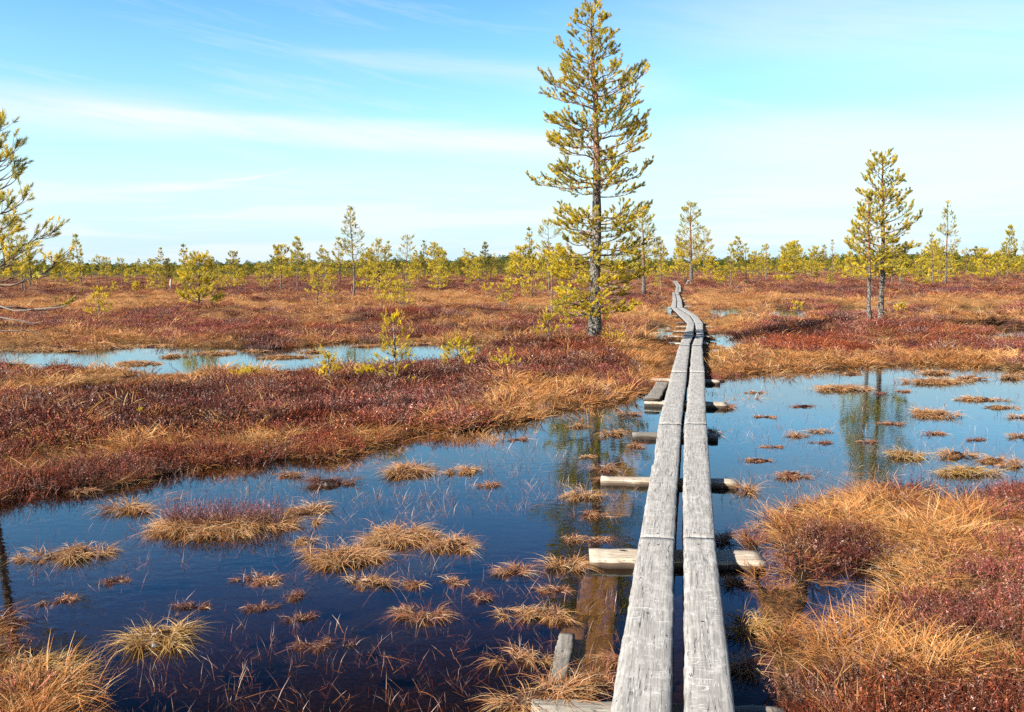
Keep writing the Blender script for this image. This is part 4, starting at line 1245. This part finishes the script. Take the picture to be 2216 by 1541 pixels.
# thin stems standing in the pools
def stem_clump(n, rad, Lm, w, seed):
    r = np.random.default_rng(seed)
    a = r.uniform(0, 6.283, n); q = rad*np.sqrt(r.random(n))
    P = np.stack([np.cos(a)*q, np.sin(a)*q, -.03+0*a], 1)
    tilt = r.uniform(.1, 1.25, n); ao = r.uniform(0, 6.283, n)
    D = unit(np.stack([np.cos(ao)*np.sin(tilt), np.sin(ao)*np.sin(tilt), np.cos(tilt)], 1))
    L = Lm*r.uniform(.4, 1.3, n)
    bend = np.stack([r.normal(0, .2, n), r.normal(0, .2, n), -r.uniform(0, .3, n)], 1)
    c = np.array([1., 1, 1])*r.uniform(.5, 1.5, (n, 1))
    return ribbons(P, D, L, np.full(n, w), bend, 2, c*.6, c, r=r)
pts = sample(2.0, 30, lambda r: min(120, 2400/r**1.6), seed=15)
x, y = pts[:, 0], pts[:, 1]
s = shore(x, y); wd = walk_dist(x, y)
dn = fbm(x*.9, y*.9, 3, 131)+.25*np.exp(-np.abs(s)/.25)+.12*np.exp(-((x+.8)**2+(y-3.4)**2)/1.2)
ok = (s < .02) & (wd > .28) & (np.random.default_rng(3).random(len(x)) < np.clip((dn-.42)*4.2, .07+.10*(y > 6), 1))
x, y = x[ok], y[ok]; n = len(x); rr = np.hypot(x, y)
st_protos = protos(stem_clump, 6, 6, .05, .095, .0028, mat_=M_GRASS, nm='stem_clump')
sc = R1.uniform(.5, 1.3, n)*(1+rr/60)
u = R1.random((n, 1))
tint = np.array([.16, .065, .06])*(1-u**2)+np.array([.62, .45, .34])*u**2
scatter('sparse_sedge', st_protos, np.stack([x, y, 0*x], 1), rots(n, R1, .1), np.stack([sc, sc, sc], 1), tint, R1.integers(0, 6, n), 'thin reddish stems standing here and there in the pools')

# ------------------------------------------------------------------ tussocks in the pools, each a thing of its own
def tussock(px, py, wpx, hpx, label, group, kind='tan', ang=0.0, aspect=.55, big=False, seed=0, name='sedge_tussock', lob=None, z0=0.0, blen=None):
    """mound of peat with withered blades arching off it"""
    r = np.random.default_rng(1000+seed)
    c = ground(px, py-hpx*.18, 0.0)
    dist = float(np.linalg.norm(c-np.array([0, 0, CAM_Z])))
    a = wpx/F0*dist/2*.90; b = a*aspect
    bl = blen or float(np.clip(hpx/F0*dist*(1.05 if dist < 7 else 1.35), .08, .20))
    fine = 1.0 if dist < 5 else 1+(dist-5)/9
    mb = MB()
    # peat core
    mh = min(bl*.26, .045)*(1 if a > .16 else .35)
    nr_, na_ = 5, 18
    V = [[0, 0, mh]]; 
    for i in range(1, nr_+1):
        t = i/nr_
        for j in range(na_):
            ph = j*2*math.pi/na_
            k = 1+.26*math.sin(ph*2+seed)+.18*math.sin(ph*3+seed*1.7)+.10*math.sin(ph*5+seed*2)
            V.append([a*.66*t*k*math.cos(ph), b*.66*t*k*math.sin(ph), mh*(1-t*t)-.02*(t > .9)+r.normal(0, .004)-.012*t])
    T = [(0, 1+j, 1+(j+1) % na_) for j in range(na_)]
    for i in range(nr_-1):
        for j in range(na_):
            p, q = 1+i*na_+j, 1+i*na_+(j+1) % na_
            T += [(p, p+na_, q+na_), (p, q+na_, q)]
    core = {'tan': (.045, .02, .012), 'red': (.035, .012, .010), 'dark': (.02, .010, .008), 'gold': (.05, .025, .01)}[kind]
    mb.add(np.array(V, float), np.array(T), np.array(core))
    area = math.pi*a*b
    nsub = max(7, int(area/.0021/fine)); nsub = min(nsub, 190)
    nb = int(22/fine**.5)+6
    cols = {'tan': (np.array([.74, .44, .16]), np.array([.58, .22, .07])), 'red': (np.array([.42, .14, .07]), np.array([.55, .28, .12])),
            'dark': (np.array([.16, .055, .04]), np.array([.30, .14, .08])), 'gold': (np.array([.78, .50, .13]), np.array([.62, .34, .08]))}[kind]
    for k in range(nsub):
        ph = r.uniform(0, 6.283); q = math.sqrt(r.random())*.9
        kk = 1+.26*math.sin(ph*2+seed)+.18*math.sin(ph*3+seed*1.7)+.10*math.sin(ph*5+seed*2)
        hs_ = r.choice([.6, .85, 1.15], p=[.4, .35, .25])
        cx, cy = a*q*kk*math.cos(ph), b*q*kk*math.sin(ph)
        hz = mh*(1-q*q)-(.015 if a > .16 else .002)
        n = nb
        an = r.normal(ph if q > .35 else r.uniform(0, 6.283), 1.0, n)
        tl = r.uniform(.2, 1.15, n)
        P = np.stack([cx+r.normal(0, .014, n), cy+r.normal(0, .014, n), np.full(n, hz)], 1)
        D = unit(np.stack([np.cos(an)*np.sin(tl), np.sin(an)*np.sin(tl), np.cos(tl)], 1))
        edge = .7+.3*q
        L = bl*r.uniform(.45, 1.2, n)*edge*hs_
        D = unit(D+np.array([r.normal(0, .22), r.normal(0, .22), 0]))
        bend = np.stack([np.cos(an)*.4, np.sin(an)*.4, -r.uniform(.45, 1.0, n)], 1)
        u = r.random((n, 1))*.7+.3*r.random()
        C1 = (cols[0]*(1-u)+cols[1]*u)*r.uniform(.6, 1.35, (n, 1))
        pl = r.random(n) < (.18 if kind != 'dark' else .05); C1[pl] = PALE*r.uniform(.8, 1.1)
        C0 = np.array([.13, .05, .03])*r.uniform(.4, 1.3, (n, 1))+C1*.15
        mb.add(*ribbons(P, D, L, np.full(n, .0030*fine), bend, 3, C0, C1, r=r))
    # a few dark stalks poking out round the edge
    n = int(10+nsub*.6)
    an = r.uniform(0, 6.283, n)
    P = np.stack([np.cos(an)*a*r.uniform(.7, 1.25, n), np.sin(an)*b*r.uniform(.7, 1.3, n), np.full(n, -.01)], 1)
    tl = r.uniform(.1, 1.2, n); ao = an+r.normal(0, .9, n)
    D = unit(np.stack([np.cos(ao)*np.sin(tl), np.sin(ao)*np.sin(tl), np.cos(tl)], 1))
    mb.add(*ribbons(P, D, bl*r.uniform(.3, .9, n), np.full(n, .0027*fine), r.normal(0, .15, (n, 3)), 2, np.tile([.08, .03, .025], (n, 1)), np.tile([.28, .11, .08], (n, 1))*r.uniform(.5, 1.4, (n, 1)), r=r))
    if big:
        # heather growing on its back
        n = int(nsub*5)
        an = r.uniform(0, 6.283, n); q = np.sqrt(r.random(n))
        P = np.stack([np.cos(an)*a*q*.8, np.sin(an)*b*q*.6+b*.22, np.full(n, mh*.3)], 1)
        D = unit(np.stack([r.normal(0, .3, n), r.normal(0, .3, n), np.ones(n)], 1))
        cc_ = np.array([.20, .075, .065])*r.uniform(.5, 1.5, (n, 1))
        mb.add(*ribbons(P, D, bl*r.uniform(.3, 1.1, n), np.full(n, .0030*fine), r.normal(0, .15, (n, 3)), 3, cc_*.4, cc_, r=r))
        m_ = n*3; i = r.integers(0, n, m_); t = r.uniform(.4, 1, m_)
        mb.add(*ribbons(P[i]+D[i]*(bl*.75*t)[:, None], unit(D[i]+r.normal(0, .8, (m_, 3))), np.full(m_, .016), np.full(m_, .004*fine), r.normal(0, .1, (m_, 3)), 1, cc_[i], cc_[i]*1.2, r=r))
    o = obj(name, mb.mesh(name, (M_TUSS,)))
    o.location = (c[0], c[1], z0); o.rotation_euler = (0, 0, ang)
    tag(o, label, 'tussock', group)
    return o
TL, TR = 'sedge tussocks standing in the left pool', 'sedge tussocks standing in the right pool'
TUS = [
    # left pool
    (480, 1160, 340, 100, 'largest island of the left pool, tan sedge with dark heather along its back', TL, 'tan', 0, .42, True),
    (668, 1118, 95, 50, 'tan tuft at the right end of the largest island', TL, 'tan', .2, .6, False),
    (278, 1112, 78, 42, 'small rounded tan tuft left of the largest island', TL, 'tan', 0, .7, False),
    (160, 1212, 175, 55, 'long slanting tan tussock near the left edge', TL, 'tan', .35, .30, False),
    (745, 1222, 220, 70, 'tan front lobe of the middle island cluster', TL, 'tan', -.1, .45, False),
    (865, 1178, 190, 75, 'back lobe of the middle island cluster, tan with purple stems', TL, 'tan', .15, .6, False),
    (985, 1192, 125, 50, 'right lobe of the middle island cluster', TL, 'tan', 0, .6, False),
    (650, 1178, 62, 32, 'little pale tuft at the left tip of the middle island cluster', TL, 'tan', 0, .7, False),
    (795, 1272, 88, 48, 'straggly tan tuft just below the middle island cluster', TL, 'tan', -.3, .7, False),
    (570, 1264, 125, 34, 'low sprawling reddish tuft left below the middle cluster', TL, 'red', -.05, .4, False),
    (918, 1342, 130, 55, 'orange tuft with dark hollow in the lower middle of the left pool', TL, 'red', -.2, .5, False),
    (350, 1400, 165, 75, 'bright golden tussock in the dark water at lower left', TL, 'gold', .15, .5, False),
    (888, 1032, 130, 48, 'brown rounded tussock in the blue part of the left pool', TL, 'tan', .15, .55, False),
    (1018, 1027, 85, 34, 'tan tuft right of the brown rounded one', TL, 'tan', 0, .5, False),
    (628, 1034, 80, 24, 'thin reddish tuft near the far bank', TL, 'red', 0, .4, False),
    (710, 1055, 100, 36, 'dark bristly tuft right of the thin reddish one', TL, 'dark', 0, .5, False),
    (495, 998, 95, 42, 'golden tuft leaning off the far bank into the pool', TL, 'tan', 0, .6, False),
    (255, 1050, 85, 26, 'orange tuft at the left bank edge', TL, 'tan', 0, .5, False),
    (180, 1068, 60, 24, 'small brown tuft at the left bank edge', TL, 'red', 0, .5, False),
    (128, 1308, 62, 28, 'small rusty tuft in the dark water by the left edge', TL, 'red', 0, .6, False),
    (408, 1322, 75, 30, 'dark red tuft above the golden tussock', TL, 'dark', .1, .5, False),
    (645, 1296, 65, 28, 'dark little tuft, upper one of two in the dark water', TL, 'dark', 0, .6, False),
    (645, 1344, 60, 26, 'dark little tuft, lower one of two in the dark water', TL, 'dark', 0, .6, False),
    (248, 1262, 52, 22, 'wispy dark tuft right of the slanting tussock', TL, 'dark', 0, .6, False),
    (985, 1266, 58, 30, 'pinkish brown tuft below the right lobe of the island cluster', TL, 'red', 0, .6, False),
    (905, 1268, 80, 22, 'flat reddish wisp between the middle cluster and the pinkish tuft', TL, 'red', 0, .4, False),
    (1060, 1056, 46, 20, 'tiny rusty tuft below the blue middle of the pool', TL, 'red', 0, .6, False),
    (45, 1470, 190, 85, 'golden tussock spilling over the lower left corner', TL, 'gold', 0, .5, False),
    (132, 1500, 115, 60, 'orange tuft right beside the lower left corner tussock', TL, 'gold', -.2, .6, False),
    (15, 1350, 110, 55, 'dark reddish tuft on the left edge', TL, 'dark', 0, .6, False),
    (1108, 1248, 100, 46, 'brown tuft in open water left of the thick beam', TL, 'red', .3, .45, False),
    (1228, 1240, 105, 60, 'spiky tan tuft touching the left end of the thick beam', TL, 'tan', .1, .6, False),
    (1128, 1340, 95, 58, 'spiky tan tussock, left half of a pair below the thick beam', TL, 'tan', 0, .6, False),
    (1200, 1348, 100, 62, 'spiky orange tussock, right half of a pair below the thick beam', TL, 'tan', -.3, .6, False),
    (1270, 1085, 88, 46, 'tan tuft left of the boardwalk over a smaller reddish one', TL, 'tan', 0, .6, False),
    (1268, 1122, 70, 34, 'smaller reddish tuft under the tan one left of the boardwalk', TL, 'red', 0, .6, False),
    (1240, 1172, 45, 26, 'tiny red tuft above the thick beam', TL, 'red', 0, .6, False),
    (1302, 1022, 58, 28, 'rusty tuft above the second beam', TL, 'red', 0, .5, False),
    (1322, 1044, 70, 24, 'tuft wrapped round the left end of the second beam', TL, 'red', 0, .5, False),
    (1332, 946, 72, 30, 'tan tuft at the left end of the third beam', TL, 'tan', .2, .5, False),
    (1368, 902, 48, 22, 'small brown tuft above the third beam', TL, 'red', 0, .5, False),
    (1250, 928, 48, 22, 'low tan tuft near the far shore and the tallest pine reflection', TL, 'tan', 0, .5, False),
    (1263, 992, 46, 12, 'floating yellowish wisp in the reflection of the tallest pine', TL, 'tan', 0, .4, False),
    (1120, 955, 42, 16, 'small brown tuft near the far shore', TL, 'red', 0, .5, False),
    (1170, 1535, 215, 100, 'tangled tan tussock at the bottom left of the boardwalk', TL, 'tan', 0, .55, False),
    (1300, 1490, 90, 55, 'rusty blades lying on the sunken boards beside the walk', TL, 'red', .2, .9, False),
    (1345, 1440, 60, 50, 'orange grass hanging from under the left plank', TL, 'red', .3, 1.3, False),
    (1130, 1440, 110, 60, 'loose straw-coloured tuft left of the broken board', TL, 'tan', .3, .5, False),
    (1200, 1285, 70, 34, 'flattened reddish tuft below the spiky tan one at the thick beam', TL, 'red', .2, .5, False),
    (1040, 1300, 60, 26, 'small dark tuft in open water left of the spiky pair', TL, 'dark', 0, .6, False),
    (1290, 1175, 60, 24, 'rusty grass just behind the thick beam', TL, 'red', 0, .5, False),
    (1380, 970, 40, 20, 'small rusty tuft close to the left plank by the third beam', TL, 'red', 0, .6, False),
    (560, 1318, 70, 20, 'loose dark wisps above the two dark little tufts', TL, 'dark', .2, .4, False),
    (700, 1400, 110, 24, 'dark drowned sedge low in the open black water', TL, 'dark', .1, .5, False),
    # right of the walk and right pool
    (1546, 950, 42, 60, 'dark brown clump squeezed against the right plank', TR, 'red', 1.4, .5, False),
    (1572, 888, 32, 28, 'orange tuft on the end of the far beam right of the planks', TR, 'red', 0, .6, False),
    (1614, 1072, 50, 46, 'upright orange tuft by the right end of the second beam', TR, 'tan', 0, .6, False),
    (1607, 1385, 95, 120, 'tall yellow-green tussock against the right plank', TR, 'gold', .2, .9, False),
    (1622, 1470, 80, 80, 'orange grass leaning on the right plank low in the frame', TR, 'tan', .4, .9, False),
    (1606, 1275, 70, 60, 'dark tangled clump between the right plank and the bank', TR, 'red', .9, .8, False),
    (1560, 1180, 50, 60, 'shaded brown clump under the right plank edge above the thick beam', TR, 'red', 1.4, .5, False),
    (1822, 848, 132, 26, 'long tan island in the upper middle of the right pool', TR, 'tan', .1, .4, False),
    (2028, 812, 72, 16, 'flat tan tuft near the far shore of the right pool', TR, 'tan', 0, .4, False),
    (2025, 832, 150, 22, 'long low tussock below the flat one near the far shore', TR, 'tan', 0, .3, False),
    (2100, 824, 62, 18, 'brown tuft at the right end of the long low tussock', TR, 'red', 0, .4, False),
    (2192, 824, 62, 28, 'rounded tan tussock at the right edge near the far shore', TR, 'tan', 0, .5, False),
    (2122, 868, 115, 14, 'thin tan streak of sedge right of the dense bristly tussock', TR, 'tan', 0, .3, False),
    (2022, 905, 112, 36, 'dense bristly tussock in the right half of the right pool', TR, 'tan', 0, .5, False),
    (1905, 854, 30, 10, 'tiny dark tuft in the twin pine reflection', TR, 'dark', 0, .5, False),
    (1635, 852, 45, 10, 'thin rusty wisp nearest the boardwalk in the right pool', TR, 'red', 0, .4, False),
    (1726, 948, 48, 20, 'small golden tuft left of the twin pine reflection', TR, 'tan', 0, .5, False),
    (1775, 938, 34, 18, 'small rounded tuft just right of the golden one', TR, 'tan', 0, .5, False),
    (1680, 970, 58, 14, 'flat brown tuft below left of the golden one', TR, 'red', 0, .4, False),
    (2018, 942, 46, 16, 'flat brown tuft below the dense bristly tussock', TR, 'red', 0, .4, False),
    (1962, 996, 80, 40, 'yellow tuft trailing a thin line of sedge, right of the reflection', TR, 'gold', 0, .5, False),
    (2068, 992, 80, 26, 'tan tuft in the row before the right bank', TR, 'tan', 0, .4, False),
    (2100, 1030, 115, 36, 'bright straw tussock lying just off the right bank', TR, 'gold', -.1, .5, False),
    (2150, 1002, 95, 20, 'thin tan strip in the row before the right bank', TR, 'tan', 0, .3, False),
    (2202, 1015, 50, 28, 'tan tuft on the right edge before the bank', TR, 'tan', 0, .5, False),
    (1712, 1036, 95, 24, 'low rusty tuft reaching out from the near bank of the right pool', TR, 'red', 0, .4, False),
    (2206, 908, 50, 18, 'small tan tuft on the right edge halfway down the pool', TR, 'tan', 0, .5, False),
    (2208, 950, 48, 24, 'upper tan tuft of two close to the right edge', TR, 'tan', 0, .5, False),
    (2110, 954, 40, 10, 'faint dark wisp of sedge in the right part of the right pool', TR, 'dark', 0, .4, False),
    (1845, 812, 60, 10, 'narrow tuft above the long tan island', TR, 'tan', 0, .4, False),
    (1700, 815, 40, 8, 'tiny wisp at the far shore right of the boardwalk', TR, 'red', 0, .4, False),
    (1960, 850, 40, 12, 'small tuft between the reflection and the long low tussock', TR, 'red', 0, .4, False),
    (1660, 905, 60, 10, 'scattered rusty sprigs left of centre in the right pool', TR, 'red', 0, .5, False),
    (1740, 882, 70, 10, 'thin sprigs between the long tan island and the boardwalk', TR, 'dark', 0, .5, False),
    (1930, 920, 60, 12, 'reddish sprigs just left of the dense bristly tussock', TR, 'red', 0, .5, False),
    (1880, 960, 60, 12, 'low sprigs in the foot of the twin pine reflection', TR, 'red', 0, .5, False),
    (1640, 1000, 90, 14, 'purple sprigs off the near bank beside the boardwalk', TR, 'red', 0, .5, False),
    (2160, 885, 70, 14, 'tan tuft below the thin streak at the right', TR, 'tan', 0, .4, False),
    (1780, 960, 60, 8, 'thin line of sedge below the small rounded tuft', TR, 'dark', 0, .3, False),
]
for k, t_ in enumerate(TUS):
    (px_, py_, w_, h_, lb, gp, kd, an_, asp, bg_) = t_
    tussock(px_, py_, w_, h_, lb, gp, kd, an_, asp, bg_, seed=k, blen=.26 if h_ >= 100 and w_ < 100 else None)
TM = 'tussocks in the middle pool beyond the left bank'
for k, (px_, py_, w_, h_, lb) in enumerate([
    (375, 775, 62, 14, 'small tan island in the widest bright part of the middle pool'),
    (150, 762, 60, 12, 'tan islet at the left end of the middle pool'),
    (235, 756, 95, 14, 'brown islet left of the bright water of the middle pool'),
    (560, 764, 60, 12, 'dark islet in the middle of the middle pool'),
    (680, 765, 70, 12, 'tan islet at the right half of the middle pool'),
    (300, 790, 120, 12, 'long tan spit along the near side of the middle pool'),
    (470, 768, 110, 12, 'flat sedge island near the pine reflection in the middle pool'),
    (790, 752, 70, 11, 'sedge island behind the largest sapling in the middle pool'),
    (620, 776, 120, 12, 'sedge spit closing the middle pool in front of the dark islet'),
    (900, 748, 90, 10, 'sedge island in the narrow right end of the middle pool'),
    (75, 760, 110, 12, 'sedge island cut off at the far left of the middle pool'),
    (330, 752, 90, 10, 'low sedge line along the far side of the middle pool')]):
    tussock(px_, py_, w_, h_, lb, TM, 'tan', 0, .5, False, seed=200+k)

# ------------------------------------------------------------------ stump and dead snag
p = at(1492, 618)
st = bpy.data.objects.new('uprooted_stump', None); SC.collection.objects.link(st); st.location = p
tag(st, 'dark uprooted stump with grey timber under the pine at the boardwalk end', 'stump')
rs_ = np.random.default_rng(5)
mb = MB()
for k in range(9):
    a0 = rs_.uniform(0, 3.14); l = rs_.uniform(.35, .8)
    q0 = np.array([rs_.normal(0, .18), rs_.normal(0, .12), .15])
    q = [q0+np.array([math.cos(a0)*l*t, rs_.normal(0, .04), math.sin(a0)*l*t*.9]) for t in np.linspace(0, 1, 6)]
    V, T = tubes(np.array(q)[None], np.array([np.linspace(.13, .02, 6)]), 6); mb.add(V, T, np.array([.03, .022, .018]))
obj('root', mb.mesh('root', (M_TWIG,), True), st)['kind'] = 'stuff'
for k in range(4):
    q0 = np.array([-.42+.05*k, -.35-.03*k, .08+.11*k]); q1 = q0+np.array([.55-.06*k, .1, .01])
    V, T = tubes(np.linspace(q0, q1, 5)[None], np.full((1, 5), .065), 8)
    m2 = MB(); m2.add(V, T, np.array([.40, .36, .32]))
    obj('timber', m2.mesh('timber', (M_TWIG,), True), st)
p = at(370, 632)
V, T = tubes(np.array([[0, 0, -.1], [.01, 0, .3], [.0, 0, .65], [.03, 0, .95]])[None], np.array([[.10, .085, .08, .05]]), 7)
m2 = MB(); m2.add(V, T, np.array([.38, .34, .28]))
o = obj('dead_snag', m2.mesh('dead_snag', (M_TWIG,), True), loc=p)
tag(o, 'short broken dead trunk standing pale left of the bushy mound pine', 'tree stump')

# ------------------------------------------------------------------ scrub and forest far off
r = np.random.default_rng(77)
n = 2300
dist = np.exp(r.uniform(math.log(150), math.log(620), n)); th = r.uniform(-.70, .70, n)
dn = fbm(th*9, dist*.012, 3, 140)
keep = (dn > .46) & ((th > -.27) | (r.random(n) < .5))
dist, th, = dist[keep], th[keep]; n = len(th)
x, y = dist*np.sin(th), dist*np.cos(th); z = height(x, y)
kp = []
for root, H in kinds:
    # one joined mesh per kind: crown, wood and stem
    ms = [c for c in root.children]
    mbj = MB(); mats_i = []
    for c in ms:
        me = c.data; nv = len(me.vertices); V = np.empty(nv*3, np.float32); me.vertices.foreach_get('co', V)
        T = np.empty(len(me.loops), np.int32); me.loops.foreach_get('vertex_index', T)
        C = np.empty(nv*4, np.float32); me.color_attributes['Col'].data.foreach_get('color', C)
        mbj.add(V.reshape(-1, 3), T.reshape(-1, 3), C.reshape(-1, 4)[:, :3])
    kp.append(mbj.mesh('far_pine', (M_NEEDLE_I,)))
s_ = (r.uniform(.35, 1.0, n)**1.3+.35*(r.random(n) < .15))*(1.0+.25*(th > -.1))
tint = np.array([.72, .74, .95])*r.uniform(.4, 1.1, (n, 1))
scatter('distant_scrub', kp, np.stack([x, y, z-.2], 1), np.stack([0*x, 0*x, r.uniform(0, 6.28, n)], 1), np.stack([s_, s_, s_], 1), tint, r.integers(0, 6, n), 'yellow-green pine scrub thickening towards the horizon')

n = 5200
dist = np.exp(r.uniform(math.log(650), math.log(2600), n)); th = r.uniform(-.75, .75, n)
x, y = dist*np.sin(th), dist*np.cos(th); z = height(x, y)
s_ = r.uniform(1.6, 2.6, n)
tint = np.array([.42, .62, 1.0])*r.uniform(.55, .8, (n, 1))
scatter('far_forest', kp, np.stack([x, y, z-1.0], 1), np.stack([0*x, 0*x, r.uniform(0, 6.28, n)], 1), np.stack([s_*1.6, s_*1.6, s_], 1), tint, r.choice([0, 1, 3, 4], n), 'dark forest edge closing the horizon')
